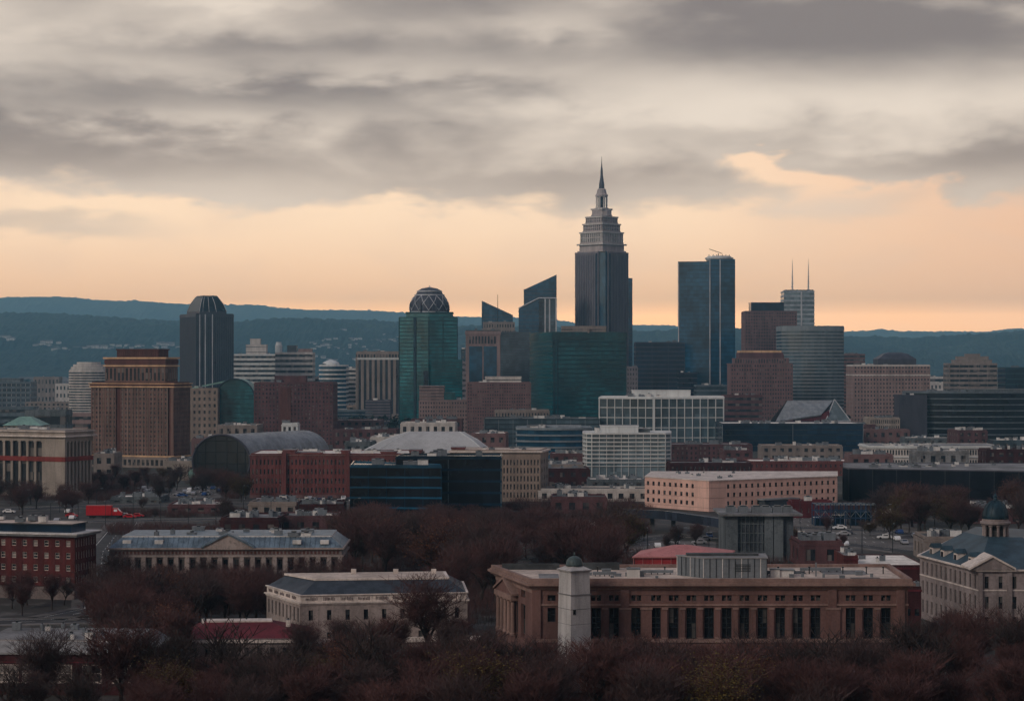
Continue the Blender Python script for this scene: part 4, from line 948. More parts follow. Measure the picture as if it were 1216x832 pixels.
# teal tower with lattice dome
D = 1700.0; zz = lambda y: Z(y, D)
pm = [P(474, D+6), P(509, D), P(543, D+5), P(543, D+38), P(477, D+38)]
t_ = B('teal_domed_tower', 'teal glass tower topped by a round dome with white diamond lattice', 'skyscraper', pm, zz(377)); t_.core('g_teal')
for k in range(30): t_.wall.prism(off(pm, .2), t_.h*k/30, t_.h*k/30+.7, 'teal_band')
t_.fins(12, 'teal_band', .6, .45); t_.wall.wbox(pm[0], pm[1], 13, 15, 0, zz(377), .3, .8, 'copper_dark'); t_.wall.wbox(pm[0], pm[1], 21.5, 25.5, zz(480), zz(440), .25, .5, 'g_navy')
p2 = [P(482, D+8), P(509, D+3), P(538, D+7), P(538, D+34), P(484, D+34)]
t_.wall.prism(p2, t_.h, zz(370), 'g_teal', 'roof_dark'); t_.wall.prism(off(p2, .5), zz(372), zz(370.5), 'teal_band')
t_.flat_roof('roof_dark', .7, 'teal_band')
lw = [P(512, D-9), P(549, D-6), P(549, D+20), P(512, D+20)]; q = MB(); q.prism(lw, 0, zz(427), 'g_teal')
for k in range(22): q.prism(off(lw, .2), zz(427)*k/22, zz(427)*k/22+.7, 'teal_band')
q.build('lower_wing', t_.r)
cx_, cy_ = P(510, D+20); R_ = 23.5*D/F; zd = zz(370)
q = MB(); q.lathe([(R_, zd), (R_, zd+4), (R_*.98, zz(362)), (R_*.90, zz(355)), (R_*.72, zz(349)), (R_*.66, zz(347)), (R_*.6, zz(344)), (R_*.4, zz(341.5)), (R_*.1, zz(340))], cx_, cy_, 28, 'tower_dark')
for y_ in (370, 349.5, 345): rr_ = {370: R_, 349.5: R_*.75, 345: R_*.64}[y_]; q.lathe([(rr_+.3, zz(y_)-.5), (rr_+.3, zz(y_)+.5)], cx_, cy_, 28, 'rib')
q.build('dome', t_.r)
q = MB()
for k in range(12):
    for sg in (1, -1):
        pts_ = []
        for j in range(9):
            f = j/8; y_ = 368-18*f; th = 2*pi*k/12+sg*f*2*pi/12; rr_ = R_*(1.02 if y_ > 362 else 1.02-.28*((362-y_)/12)**1.6); pts_.append((cx_+rr_*cos(th), cy_+rr_*sin(th), zz(y_)))
        q.tube(pts_, .28, 'rib', 4)
q.build('dome_lattice', t_.r)
for k in range(8):
    th = 2*pi*(k+.5)/8; u = MB(); u.lathe([(.8, zd), (.8, zd+6), (.1, zd+9)], cx_+(R_+.5)*cos(th), cy_+(R_+.5)*sin(th), 6, 'steelgrey'); u.build('pinnacle', t_.r)
q = MB(); q.tube([(cx_, cy_, zz(340)), (cx_, cy_, zz(337.5))], [.5, .1], 'rib', 5); q.build('spire', t_.r); t_.finish()

# stepped pinkish block before it
D = 1480.0; b_ = block('stepped_pink_block', 'small pinkish block with a teal glazed notch below the teal tower', 'building', rect(498, 555, D, 24), 476, D, 'grid', 'pinkish', 9, 18, wf=.45, hf=.5, units=2); pent(b_, 498, 527, 458, D+1, 20, 'pinkish', bands=5, name='upper_block'); pent(b_, 523, 540, 466, D+1.5, 8, 'g_teal', name='glazed_notch'); b_.finish()
# portal tower
D = 1880.0; pm = rect(553, 594, D, 30); t_ = B('portal_tower', 'tan framed tower with two dark blue glass panels', 'tower', pm, Z(393, D)); t_.core('pinkish'); a, b = pm[0], pm[1]; L = math.dist(a, b)
for f0, f1 in ((.10, .48), (.52, .90)): q = MB(); q.wbox(a, b, L*f0, L*f1, 0, Z(411, D), 0, .25, 'g_blue'); q.build('glass_panel', t_.r)
for i in range(9): t_.wall.wbox(a, b, L*(.1+i*.09), L*(.15+i*.09), Z(408, D), Z(399, D), 0, .3, 'win_far')
t_.wall.prism(off(pm, .6), Z(397, D), Z(393, D), 'pinkish'); t_.flat_roof('roof_dark'); t_.units(3); t_.finish()

# the three slanted towers
def slant(name, label, x0, x1, yl, yr, D, dp, m, edge=None, group=None, fin=0, bm='tower_dark'):
    p = rect(x0, x1, D, dp); r = root(name, label, 'skyscraper', (*cen(p), 0), group); FOOT.append(p); q = MB(); zl, zr_ = Z(yl, D), Z(yr, D)
    v = [(x, y, 0) for x, y in p]+[(p[0][0], p[0][1], zl), (p[1][0], p[1][1], zr_), (p[2][0], p[2][1], zr_), (p[3][0], p[3][1], zl)]
    q.raw(v, [(0, 1, 5, 4), (1, 2, 6, 5), (2, 3, 7, 6), (3, 0, 4, 7), (3, 2, 1, 0)], m); q.raw(v[4:], [(0, 1, 2, 3)], 'roof_dark')
    lo = min(zl, zr_); k = 4.0
    while k < lo: q.prism(off(p, .08), k, k+.6, bm); k += 4.0
    q.build('wall', r)
    if edge:
        q = MB(); q.tube([(p[0][0], p[0][1]-.3, zl), (p[1][0], p[1][1]-.3, zr_)], .8, edge, 4)
        q.build('roof_edge', r)
    if fin:
        q = MB()
        for t in fin: x = p[0][0]+(p[1][0]-p[0][0])*t; q.box(x-.7, x+.7, D-.5, D-.1, 0, zl+(zr_-zl)*t, 'rib')
        q.build('mullion', r)
    return r, p
slant('slanted_tower', 'navy tower whose roof slopes down to the right, left of the others', 572, 609, 357, 374, 2300, 30, 'g_blue')
block('brown_capped_block', 'brownish block set against the foot of the navy sloping tower', 'building', rect(574, 611, 2150, 22), 383, 2150, 'grid', 'tan_grey', 14, 12, wf=.5, hf=.5, units=2, lim=60).finish()
slant('slanted_tower', 'navy slab tower with the highest roof sloping up to the right', 622, 661, 344, 326, 2150, 16, 'g_blue')
slant('slanted_tower', 'blue glass tower with white edged sloping roof before the taller navy slab', 616, 640, 366, 354, 2080, 26, 'g_blue', 'rib')
r, p = slant('glass_tower', 'narrow blue tower with white mullions right of the white edged sloping roof', 640, 661, 354, 354, 2085, 24, 'g_steel', 'rib', fin=(.35, .6, .97))
block('blue_slab', 'blue grey glass slab between the portal tower and the green block', 'tower', rect(594, 630, 1950, 26), 395, 1950, 'glass', 'g_steel', 34, winm='tower_dark', wf=.25, units=2, fin=14, finm='tower_dark').finish()
u = MB(); x, y = P(591, 2290); u.tube([(x, y, 0), (x, y, Z(350, 2290))], [.9, .3], 'dark_metal', 5); tag(u.build('radio_mast', None, (x, y, 0)), 'thin mast standing behind the navy tower that slopes down', 'mast')
# wide pinkish block
D = 1430.0; b_ = block('pink_brown_block', 'wide pinkish brown block of tiny windows before the green glass block', 'building', rect(555, 630, D, 30), 455, D, 'grid', 'mauve', 17, 26, wf=.45, hf=.5, units=3, lim=120); pent(b_, 576, 619, 447, D+5, 16, 'pale_far', bands=1); b_.finish()

# green glass block
D = 1600.0; pm = rect(629, 744, D, None, 16, xc=656); t_ = block('green_glass_block', 'wide dark green glass block with a low penthouse before the tallest tower', 'office', pm, 395, D, 'glass', 'g_green', 22, winm='teal_band', wf=.28, e=.1, fin=0, units=0)
t_.wall.prism(off(pm, .35), Z(402, D), Z(395, D), 'g_green'); 
for s_ in (1, 4): t_.wall.wbox(pm[0], pm[1], s_, s_+.5, 0, Z(402, D), 0, .5, 'copper_dark')
pent(t_, 667, 720, 387, D+14, 18, 'tan_grey', bands=1); pent(t_, 680, 700, 390, D+8, 6, 'tan_grey'); t_.finish()
block('brown_annex_tower', 'brownish block squeezed between the green block and dark blue offices', 'building', rect(741, 757, 1850, 20), 436, 1850, 'grid', 'tower_stone', 12, 5, units=1).finish()

# tallest tower
D = 2200.0; zz = lambda y: Z(y, D); cx_, cy_ = P(714.5, D); hw = 31*D/F; Rr = hw
def dia(r, cx=cx_, cy=cy_, k=1.0): return [(cx-r, cy), (cx, cy-r*k), (cx+r, cy), (cx, cy+r*k)]
n_ = 6.5*D/F; body = [(cx_-hw, cy_), (cx_-n_*.8, cy_-hw+n_*.8), (cx_-n_*.8+3, cy_-hw+n_*.8+5), (cx_+n_, cy_-hw+n_+6), (cx_+n_, cy_-hw+n_), (cx_+hw, cy_), (cx_, cy_+hw)]
body[3] = (cx_+n_-3, cy_-hw+n_+5)
tt_ = B('tallest_tower', 'tallest tower, grey stone with stepped crown and needle spire', 'skyscraper', body, zz(301))
tt_.core('tower_stone'); tt_.wall.prism([(cx_-n_*.8, cy_-hw+n_*.8+2), (cx_+n_*.5, cy_-hw+n_*.6+1), (cx_+n_, cy_-hw+n_+2), (cx_, cy_+5)], 0, zz(299), 'g_blue')
for (a, b) in ((body[0], body[1]), (body[4], body[5])):
    L = math.dist(a, b); c_ = int(L/2.4)
    for i in range(c_+1): tt_.wall.wbox(a, b, L*i/c_-.5, L*i/c_+.5, 0, zz(302), 0, .5, 'tower_stone')
    for i in range(c_): tt_.wall.wbox(a, b, L*(i+.5)/c_-.45, L*(i+.5)/c_+.45, 0, zz(304), 0, .15, 'tower_dark')
    if a == body[0]: tt_.wall.wbox(a, b, L-3, L-1.2, 0, zz(302), 0, .9, 'g_navy')
    else: tt_.wall.wbox(a, b, 1.2, 3, 0, zz(302), 0, .9, 'g_navy')
tt_.roof.prism(off(body, .6), zz(302), zz(300), 'tower_stone')
q = MB()
tiers = [(28.5, 300, 290, 'crown_stone', 0), (25.5, 290, 276, 'crown_stone', 12), (22, 276, 266, 'crown_stone', 10), (19, 266, 257.5, 'crown_stone', 9), (12.5, 257.5, 248, 'crown_stone', 0)]
for hw_, y0, y1, m, nc in tiers:
    r_ = hw_*D/F; ps = dia(r_); q.prism(scl(ps, .93), zz(y0), zz(y1), 'tower_dark' if nc else m)
    q.prism(scl(ps, 1.05), zz(y1)-1.6, zz(y1), 'pale_far'); q.prism(scl(ps, 1.02), zz(y0), zz(y0)+1.5, m)
    if nc:
        for i in (0, 1):
            a, b = ps[i], ps[i+1]; L = math.dist(a, b)
            for j in range(nc+1): q.wbox(a, b, max(0, L*j/nc-.7), min(L, L*j/nc+.7), zz(y0), zz(y1), -1.5, 0, 'pale_far' if nc == 12 else 'crown_stone')
            q.wbox(a, b, 0, L, (zz(y0)+zz(y1))/2-.5, (zz(y0)+zz(y1))/2+.5, -1.5, -.2, 'crown_stone')
q.build('crown', tt_.r)
q = MB(); q.lathe([(12.5*D/F, zz(257)), (11*D/F, zz(251)), (8*D/F, zz(247))], cx_, cy_, 12, 'crown_stone'); q.lathe([(4*D/F, zz(247)), (4*D/F, zz(232))], cx_, cy_, 8, 'tower_dark')
for k in range(8): t = 2*pi*(k+.5)/8; q.lathe([(.9, zz(247)), (.9, zz(233))], cx_+6.3*D/F*cos(t), cy_+6.3*D/F*sin(t), 6, 'pale_far')
q.lathe([(7*D/F, zz(234)), (7.6*D/F, zz(232)), (6*D/F, zz(230)), (5*D/F, zz(225)), (3.8*D/F, zz(224))], cx_, cy_, 12, 'crown_stone'); q.build('lantern', tt_.r)
q = MB(); q.lathe([(3.4*D/F, zz(225)), (3.2*D/F, zz(219)), (2.2*D/F, zz(213)), (1.5*D/F, zz(208)), (1.4*D/F, zz(203)), (.8*D/F, zz(198)), (.35*D/F, zz(192)), (.15*D/F, zz(186))], cx_, cy_, 8, 'tower_dark'); q.build('spire', tt_.r)
tt_.finish()
block('side_slab', 'thin dark slab tower standing close behind the tallest tower on its right', 'skyscraper', rect(738, 751, 2260, 24), 331, 2260, 'glass', 'g_blue', 40, winm='tower_dark', wf=.2, units=0).finish()

# dark blue offices and the tall blue slab
D = 1900.0; b_ = block('navy_offices', 'dark navy glass office block left of the tall blue slab', 'office', rect(755, 813, D, 26), 407, D, 'glass', 'g_navy', 18, winm='tower_dark', wf=.2, fin=15, finm='tower_dark', units=3); b_.finish()
block('navy_annex', 'lower navy glass annex right of the navy office block', 'office', rect(806, 828, D-14, 20), 443, D-14, 'glass', 'g_navy', 10, winm='tower_dark', wf=.2, units=2).finish()
D = 1980.0; p = [P(805, D+4), P(842, D), P(873, D+3), P(873, D+34), P(806, D+34)]
t_ = B('blue_slab_tower', 'tall dark blue glass slab tower with two white vertical edges', 'skyscraper', p, Z(311, D)); t_.core('g_blue'); 
for k in range(38): t_.wall.prism(off(p, .08), t_.h*k/38, t_.h*k/38+.5, 'g_navy')
for a, b, s_ in ((p[1], p[2], .3), (p[1], p[2], 10.5), (p[0], p[1], .2)): t_.wall.wbox(a, b, s_, s_+.9, 0, Z(308 if s_ != .2 else 312, D), 0, .8, 'rib')
t_.wall.prism([P(842, D), P(873, D+3), P(873, D+30), P(842, D+30)], t_.h, Z(307.5, D), 'g_blue', 'roof_dark'); t_.flat_roof('roof_dark', .6, 'g_navy')
q = MB(); x, y = P(854, D+16); q.lathe([(12.5, Z(309, D)), (14, Z(306.5, D)), (14, Z(305, D)), (12, Z(304.5, D)), (11.5, Z(303.2, D))], x, y, 24, 'white_band'); q.build('roof_disc', t_.r)
q = MB(); x, y = P(853, D+10); q.tube([(x, y, Z(303, D)), (x, y, Z(300.5, D))], .5, 'dark_metal'); q.tube([(x+4, y, Z(300.5, D)), (x-9, y, Z(295, D))], .3, 'dark_metal'); q.build('roof_crane', t_.r)
for px in (842, 847, 851, 858, 862, 866): q = MB(); x, y = P(px, D+12); q.tube([(x, y, Z(304.5, D)), (x, y, Z(301.5, D))], .35, 'dark_metal'); q.build('antenna', t_.r)
t_.finish()
block('slab_podium', 'blue grey podium at the foot of the tall blue slab tower', 'building', rect(827, 869, 1820, 24), 458, 1820, 'bands', 'band_dark', 8, winm='g_steel', wf=.35, units=3).finish()

# brown stepped tower, antenna tower, grey curved slab
D = 2100.0; b_ = block('brown_tower', 'brown tower with a navy penthouse beside the twin antenna tower', 'tower', rect(885, 946, D, 34), 370, D, 'grid', 'mauve', 32, 20, wf=.5, hf=.5, units=0, lim=60); pent(b_, 892, 931, 359, D+4, 22, 'g_navy'); b_.finish()
D = 1900.0; nk = B('stepped_brown_block', 'pinkish brown stepped block with a gold banded neck', 'building', rect(868, 941, D-200, 34), Z(432, D-200)); nk.core('mauve', .35); D = 1700.0; nk.lim = 130
nk.grid(nk.p[0], nk.p[1], 0, nk.h, 16, 24, .5, .5, 'mauve', 'win_far', .3); nk.wall.prism(nk.p, nk.h-.6, nk.h, 'mauve'); nk.flat_roof('roof_dark', .5, 'mauve')
for x0, x1, y0, y1, m in ((873, 937, 432, 425, 'mauve'), (878, 931, 425, 421, 'mauve_dark'), (878, 930, 421, 418.5, 'mauve_dark'), (879, 928, 418.5, 416, 'gold')):
    pp = rect(x0, x1, D+4+(937-x1)*.3, 24); q = MB(); q.prism(pp, Z(y0, D), Z(y1, D), m)
    if m == 'mauve': [q.wbox(pp[0], pp[1], i*2.2, i*2.2+1, Z(y0, D)+.8, Z(y1, D)-.8, 0, .1, 'win_far') for i in range(20)]
    q.build('setback', nk.r)
nk.finish()
D = 2300.0; b_ = block('antenna_tower', 'silver blue tower with two tall antennas', 'skyscraper', rect(931, 967, D, 28), 346, D, 'bands', 'band_pale', 26, winm='g_pale', wf=.4, units=0); L = math.dist(b_.p[0], b_.p[1])
b_.wall.wbox(b_.p[0], b_.p[1], L*.55, L*.6, 0, b_.h, .3, .9, 'rib'); pent(b_, 933, 966, 344, D+3, 20, 'band_dark')
for px in (941, 960):
    q = MB(); x, y = P(px, D+10); q.tube([(x, y, b_.h), (x, y, Z(333, D)), (x, y, Z(320, D)), (x, y, Z(307, D))], [1.0, .8, .5, .15], 'rib', 5)
    for k in range(6): z = Z(343-k*3, D); q.tube([(x-1.3, y, z), (x+1.3, y, z)], .2, 'rib', 4)
    q.build('antenna', b_.r)
b_.finish()
D = 1780.0; p = bulge(rect(928, 1002, D, 34), 9, 10); b_ = block('curved_grey_slab', 'grey blue banded slab with a gently curved front', 'office', p, 388, D, 'bands', 'greyblue', 28, winm='g_steel', wf=.42, units=0); b_.wall.prism(off(p, .35), Z(393, D), b_.h, 'greyblue'); b_.finish()
banded('brown_banded_block', 'brownish banded block right of the curved grey slab', 1000, 1027, 421, 1950, 18, 'mauve', 26).finish()
D = 1650.0; b_ = block('wide_stone_block', 'wide pinkish grey stone block with a dark domed rooftop', 'building', rect(1014, 1104, D, 36), 434, D, 'grid', 'pinkish', 16, 24, wf=.45, hf=.5, units=6, lim=130, trim='pale_far')
b_.wall.prism(off(b_.p, .6), Z(446, D), Z(444.5, D), 'pale_far'); q = MB(); pp = rect(1043, 1088, D+8, 24); q.prism(pp, b_.h, Z(426, D), 'tower_dark'); q.frustum(pp, Z(426, D), scl(pp, .62), Z(420, D), 'tower_dark'); q.frustum(scl(pp, .62), Z(420, D), scl(pp, .3), Z(418, D), 'tower_dark'); q.build('dark_dome', b_.r); b_.finish()
b_ = banded('terraced_tower', 'grey brown banded tower with a stepped top at the right', 1128, 1184, 432, 1900, 12, 'tan_grey', 28, fin=9); 
for k, (x0, x1, y1) in enumerate(((1134, 1178, 427), (1138, 1174, 423), (1148, 1164, 420))): pent(b_, x0, x1, y1, 1904+k*3, 16-k*3, 'tan_grey', z=[b_.h, Z(427, 1904), Z(423, 1907)][k], name='stepped_top')
b_.finish()
block('teal_box', 'dark teal glass box at the far right edge', 'office', rect(1194, 1240, 1850, 30), 437, 1850, 'glass', 'g_navy', 10, winm='teal_band', wf=.2, units=2).finish()
banded('pale_slope_block', 'pale crowded block low on the slope left of the terraced white tower', 1104, 1130, 448, 2300, 6, 'pale_far', 20).finish()

# right dark banded office, curved
D = 1430.0; p = bulge(rect(1085, 1250, D, 40, 0), 12, 12); b_ = block('dark_curved_office', 'large dark curved office with thin pale floor bands at the right', 'office', p, 466, D, 'bands', 'band_dark', 8, winm='g_black', wf=.20, e=.5, units=8); pent(b_, 1150, 1230, 462, D+14, 16, 'concrete'); b_.finish()
block('grey_end_block', 'plain grey block joined at the left of the dark curved office', 'building', rect(1068, 1101, D-10, 20), 470, D-10, 'glass', 'steelgrey', 12, winm='tower_dark', wf=.2, units=2).finish()
b_ = block('cream_low_block', 'low cream block of many windows before the wide stone block', 'building', rect(1033, 1068, 1390, 24), 497, 1390, 'grid', 'limestone', 4, 14, wf=.55, hf=.6, units=4); b_.finish()

# tilted gable roof sculpture-like hall
D = 1420.0; r = root('gabled_hall', 'low hall with a huge tilted grey roof plane and triangular glass gable', 'hall', (*P(965, D), 0)); FOOT.append(rect(915, 1012, D-2, 36))
x0, x1, x2, x3 = X(921, D), X(938, D), X(993, D), X(1011, D); zb_, zt_ = Z(500, D), Z(476, D)
q = MB(); v = [(x0, D, zb_), (x1, D+14, zt_), (x2, D+14, zt_+.3), (X(975, D), D, Z(492, D)), (x0, D+28, zb_), (X(985, D), D+28, zb_+3)]
q.raw(v, [(0, 3, 2, 1), (4, 1, 2, 5)], 'metal_roof'); q.raw([(x, y, z-.6) for x, y, z in v], [(1, 2, 3, 0), (5, 2, 1, 4)], 'metal_roof'); q.build('roof', r)
q = MB(); q.raw([(X(930, D), D+1, zb_-1), (X(985, D), D+1, zb_-1), (X(985, D), D+1.0, Z(486, D)), (X(975, D), D+1, Z(492.5, D))], [(0, 1, 2, 3)], 'maroon'); q.box(x0+3, x3-2, D+2, D+26, 0, zb_-.5, 'mauve_dark'); q.build('wall', r)  # maroon face paints the shadow under the tilted roof; the box is the wall
q = MB(); v = [(X(980, D), D-1, zb_), (x3, D+3, zb_), (x2, D+8, zt_+1), (X(990, D), D+20, zb_)]; q.raw(v, [(0, 1, 2), (1, 3, 2), (3, 0, 2)], 'g_pale')
for a, b in ((0, 2), (1, 2), (0, 1)): q.tube([v[a], v[b]], .45, 'rib', 4)
q.build('glass_gable', r)

# navy flat block
D = 1250.0; block('long_navy_block', 'long flat navy glass block with a pale roof edge', 'office', rect(858, 1025, D, 45), 504, D, 'glass', 'g_navy', 5, winm='dark_metal', wf=.12, fin=40, finm='greyblue', units=22, roof='roof_white', us=(1.5, 4)).finish()
# white grid building
D = 1300.0; pm = rect(710, 859, D, None, 10, xc=776); pm = [P(712, D+8), P(776, D), P(859, D+5), P(859, D+45), P(714, D+45)]
b_ = B('white_grid_office', 'white framed glass office with tall grid facade and long rooftop penthouse', 'office', pm, Z(472, D)); b_.core('g_steel'); b_.bands(5, 'white_panel', .07, .3); b_.fins(5.2, 'white_panel', .45, .6); b_.wall.prism(off(pm, .7), b_.h-.9, b_.h, 'white_panel')
for s_ in (0,): b_.wall.wbox(pm[1], pm[2], -.6, .9, 0, b_.h, 0, .8, 'white_panel')
b_.flat_roof('roof_white', .5, 'white_panel'); pent(b_, 752, 820, 463, D+14, 18, 'white_panel'); b_.units(8, 'unit_grey'); b_.finish()
# white banded office
D = 950.0; p = [P(693, D+10), P(697, D+2), P(703, D), P(790, D), P(796, D+2), P(796, D+34), P(693, D+34)]
b_ = B('white_banded_office', 'white banded glass office with round corners and eight floors', 'office', p, Z(515, D)); b_.core('g_pale'); b_.bands(8, 'white_band', .32, .5, 6); b_.fins(3.4, 'white_band', .25, .35); b_.wall.prism(off(p, -.3), 0, 6, 'g_steel')
b_.flat_roof('roof_grey', .5, 'white_band'); pent(b_, 714, 758, 505, D+10, 12, 'white_panel'); pent(b_, 758, 772, 509, D+12, 8, 'concrete'); b_.units(9, 'unit_white', (1, 3)); b_.finish()
# curved silver offices
D = 1300.0; block('wide_flat_office', 'wide low glass office with a thin white roof behind the curved silver one', 'office', rect(575, 712, D, 40), 498, D, 'glass', 'g_steel', 6, winm='dark_metal', wf=.25, fin=9, finm='greyblue', units=14, roof='roof_white').finish()
D = 1150.0; p = bulge(rect(614, 703, D, 34), 9, 12); b_ = block('curved_silver_office', 'low curved office with silver floor bands', 'office', p, 509, D, 'bands', 'greyblue', 5, winm='g_blue', wf=.28, e=.7, units=8, roof='roof_white'); pent(b_, 630, 690, 505, D+12, 12, 'band_pale'); b_.finish()
block('small_cream_block', 'small cream block of square windows behind the wide flat office', 'building', rect(588, 652, 1360, 20), 488, 1360, 'grid', 'tan_grey', 4, 18, units=3).finish()

# barrel vaulted arena
D = 900.0; c0 = P(263, D); R_ = 36*D/F; zb_ = Z(548, D); rise = Z(516, D)-zb_; c1 = (c0[0]+31, c0[1]+52)
r = root('arena', 'barrel vaulted arena with a dark round glass end and grey metal roof', 'arena', (*c0, 0)); FOOT.append([(c0[0]-R_-3, c0[1]-12), (c0[0]+R_, c0[1]-14), (c1[0]+16, c1[1]-6), (c1[0], c1[1]+16), (c0[0]-R_-3, c0[1]+20)])
ux, uy = cos(radians(12)), sin(radians(-12))            # the round end faces the camera, the roof runs back to the right
def ring(c, R, z0, rs, n=22, k=1.0, ux=ux, uy=uy):
    pts_ = []
    for i in range(n+1):
        t = pi*(1.18-1.36*i/n); pts_.append((c[0]+ux*R*cos(t), c[1]+uy*R*cos(t), z0+rs*sin(t)))
    return pts_
ra, rb_ = ring(c0, R_, zb_, rise), ring(c1, R_*.96, zb_+1, rise*.93)
q = MB(); q.raw(ra+rb_, [(i, i+1, 24+i, 23+i) for i in range(22)], 'metal_roof'); q.raw(rb_, [tuple(range(23))], 'metal_roof')
for f in [j/16 for j in range(17)]: q.tube([tuple(ra[i][k]+(rb_[i][k]-ra[i][k])*f for k in range(3)) for i in range(23)], .18, 'metal_roof', 4)
q.build('vault_roof', r)
q = MB(); rc = [(x, y-.4, z) for x, y, z in ra]; q.raw(rc+[(rc[-1][0]-2, rc[-1][1], 0), (rc[0][0]+2, rc[0][1], 0)], [tuple(range(25))[::-1]], 'g_arena')
for i in range(2, 21, 2): q.tube([(rc[i][0], rc[i][1]-.1, 0), (rc[i][0], rc[i][1]-.1, rc[i][2])], .14, 'dark_metal', 4)
for z in (5, 10, 15, 20, 24):
    xs = [p for p in rc if p[2] > z]; 
    if xs: q.tube([(xs[0][0], xs[0][1]-.15, z), (xs[-1][0], xs[-1][1]-.15, z)], .14, 'dark_metal', 4)
q.build('glass_end', r)
q = MB(); q.tube([(x, y-.5, z) for x, y, z in ra], .55, 'steelgrey', 6); q.build('arch_rim', r)
q = MB(); bx_ = [(c0[0]-R_*.8, c0[1]+2), (c0[0]+R_*.8, c0[1]+2), (c1[0]+R_*.85, c1[1]), (c1[0]-R_*.6, c1[1]+5)]; q.prism(bx_, 0, zb_, 'steelgrey'); q.build('hall_wall', r)
u = MB(); x, y = P(343, D+90); 
b_ = block('white_box_shed', 'small white box building behind the arena roof', 'building', rect(335, 353, 1010, 10), 504, 1010, 'grid', 'white_panel', 5, 3, units=1); b_.finish()

# low white tent roofed arena
D = 960.0; p = [P(423, D+14), P(440, D), P(580, D+4), P(588, D+22), P(560, D+52), P(440, D+52)]; r = root('tent_roof_arena', 'low arena with a broad faceted pale membrane roof', 'arena', (*cen(p), 0)); FOOT.append(p)
q = MB(); q.prism(off(p, -1), 0, Z(541, D), 'concrete'); 
for k in range(26): q.wbox(p[1], p[2], k*2.1, k*2.1+.8, 3, Z(543, D), -1, -.7, 'win_far')
q.build('wall', r)
q = MB(); tp = [P(484, D+24), P(487, D+20), P(546, D+20), P(550, D+24), P(546, D+30), P(487, D+30)]; md = [((a[0]*.45+b[0]*.55), (a[1]*.45+b[1]*.55)) for a, b in zip(p, tp)]
q.frustum(off(p, .6), Z(541, D), md, Z(524, D), 'membrane'); q.frustum(md, Z(524, D), tp, Z(514.5, D), 'membrane')
for a, b, c in zip(off(p, .6), md, tp): q.tube([(*a, Z(541, D)), (*b, Z(524, D)), (*c, Z(514.5, D))], .22, 'white_panel', 4)
q.build('roof', r)

# long red brick building with wings
D = 820.0; pm = rect(298, 500, D, 34, 1); zz = lambda y: Z(y, D)
b_ = B('red_brick_block', 'long red brick building with projecting wings and small dark windows', 'building', pm, zz(540)); b_.lim = 140; w_ = b_.wall; w_.prism(off(pm, -.4), 0, zz(540), 'brick_mid'); a, b = pm[0], pm[1]; L = math.dist(a, b); sx = lambda px: (px-298)*D/F
for x0, x1, c_ in ((298, 335, 8), (340, 410, 15), (415, 500, 17)): b_.grid(a, b, 1.2, zz(543), 4, c_, .42, .55, 'brick_mid', 'win_far', .3, sx(x0) if x0 > 298 else 0, sx(x1) if x1 < 500 else None)
b_.grid(pm[3], a, 1.2, zz(543), 4, 7, .42, .55, 'brick_mid', 'win_far', .3)
w_.wbox(a, b, sx(335), sx(340), 0, zz(536), -.4, 1.6, 'brick_mid'); w_.wbox(a, b, sx(410), sx(415), 0, zz(537), -.4, .9, 'brick_mid'); w_.prism(off(pm, .5), zz(543), zz(540), 'brick_mid'); w_.prism(off(pm, .8), zz(540.6), zz(540), 'pink_trim'); w_.prism(off(pm, .5), 0, 1.2, 'mauve')
b_.flat_roof('roof_white', .6, 'brick_mid')
for x0, x1, yt, d_ in ((336, 350, 534, 2), (352, 382, 537, 8), (405, 414, 534.5, 3), (452, 470, 536, 4), (486, 500, 534, 3)): pent(b_, x0, x1, yt, D+d_, 10, 'brick_mid')
b_.units(18, 'unit_white', (1, 4), (.5, 1.4)); b_.finish()
# tan stone block
D = 800.0; pm = rect(536, 650, D, None, -25, xc=640); pm = [P(536, D), P(641, D), P(650, D+20), P(545, D+26)]
b_ = B('tan_stone_block', 'tan stone block with rows of tall windows and a projecting cornice', 'building', pm, zz(541)); D = 800.0; zz = lambda y: Z(y, D); b_.h = zz(541); b_.wall.prism(off(pm, -.4), 0, b_.h, 'tan_grey')
b_.grid(pm[0], pm[1], 1, zz(544), 5, 26, .45, .66, 'tan', 'win_far', .3); b_.grid(pm[1], pm[2], 1, zz(544), 5, 3, .4, .5, 'tan_grey', 'win_far', .3); b_.lim = 130
b_.wall.prism(off(pm, .4), zz(544), zz(536), 'tan'); b_.wall.prism(off(pm, 1.2), zz(537), zz(535), 'cream_trim'); b_.wall.prism(off(pm, .4), 0, 1, 'tan'); b_.h = zz(535); b_.flat_roof('roof_pale', .4, 'tan'); pent(b_, 536, 552, 531, D+3, 10, 'brick_mid'); b_.units(5, 'unit_grey', (1, 3), (.5, 1)); b_.finish()
# navy glass offices
D = 715.0; pm = [P(470, D+12), P(595, D+10), P(596, D+34), P(480, D+34)]
b_ = block('navy_glass_office', 'dark navy glass office, the taller of the pair among the brown trees', 'office', pm, 544, D+10, 'bands', 'g_navy', 5, winm='g_black', wf=.2, e=.2, fin=20, finm='g_steel', units=5, roof='roof_grey'); b_.finish()
pm = [P(416, D), P(524, D-3), P(524, D+6), P(420, D+28)]
block('navy_glass_office', 'dark navy glass office, the lower front block of the pair', 'office', pm, 554, D, 'bands', 'g_blue', 5, winm='g_black', wf=.18, e=.2, fin=6, finm='g_navy', units=3, roof='roof_grey').finish()

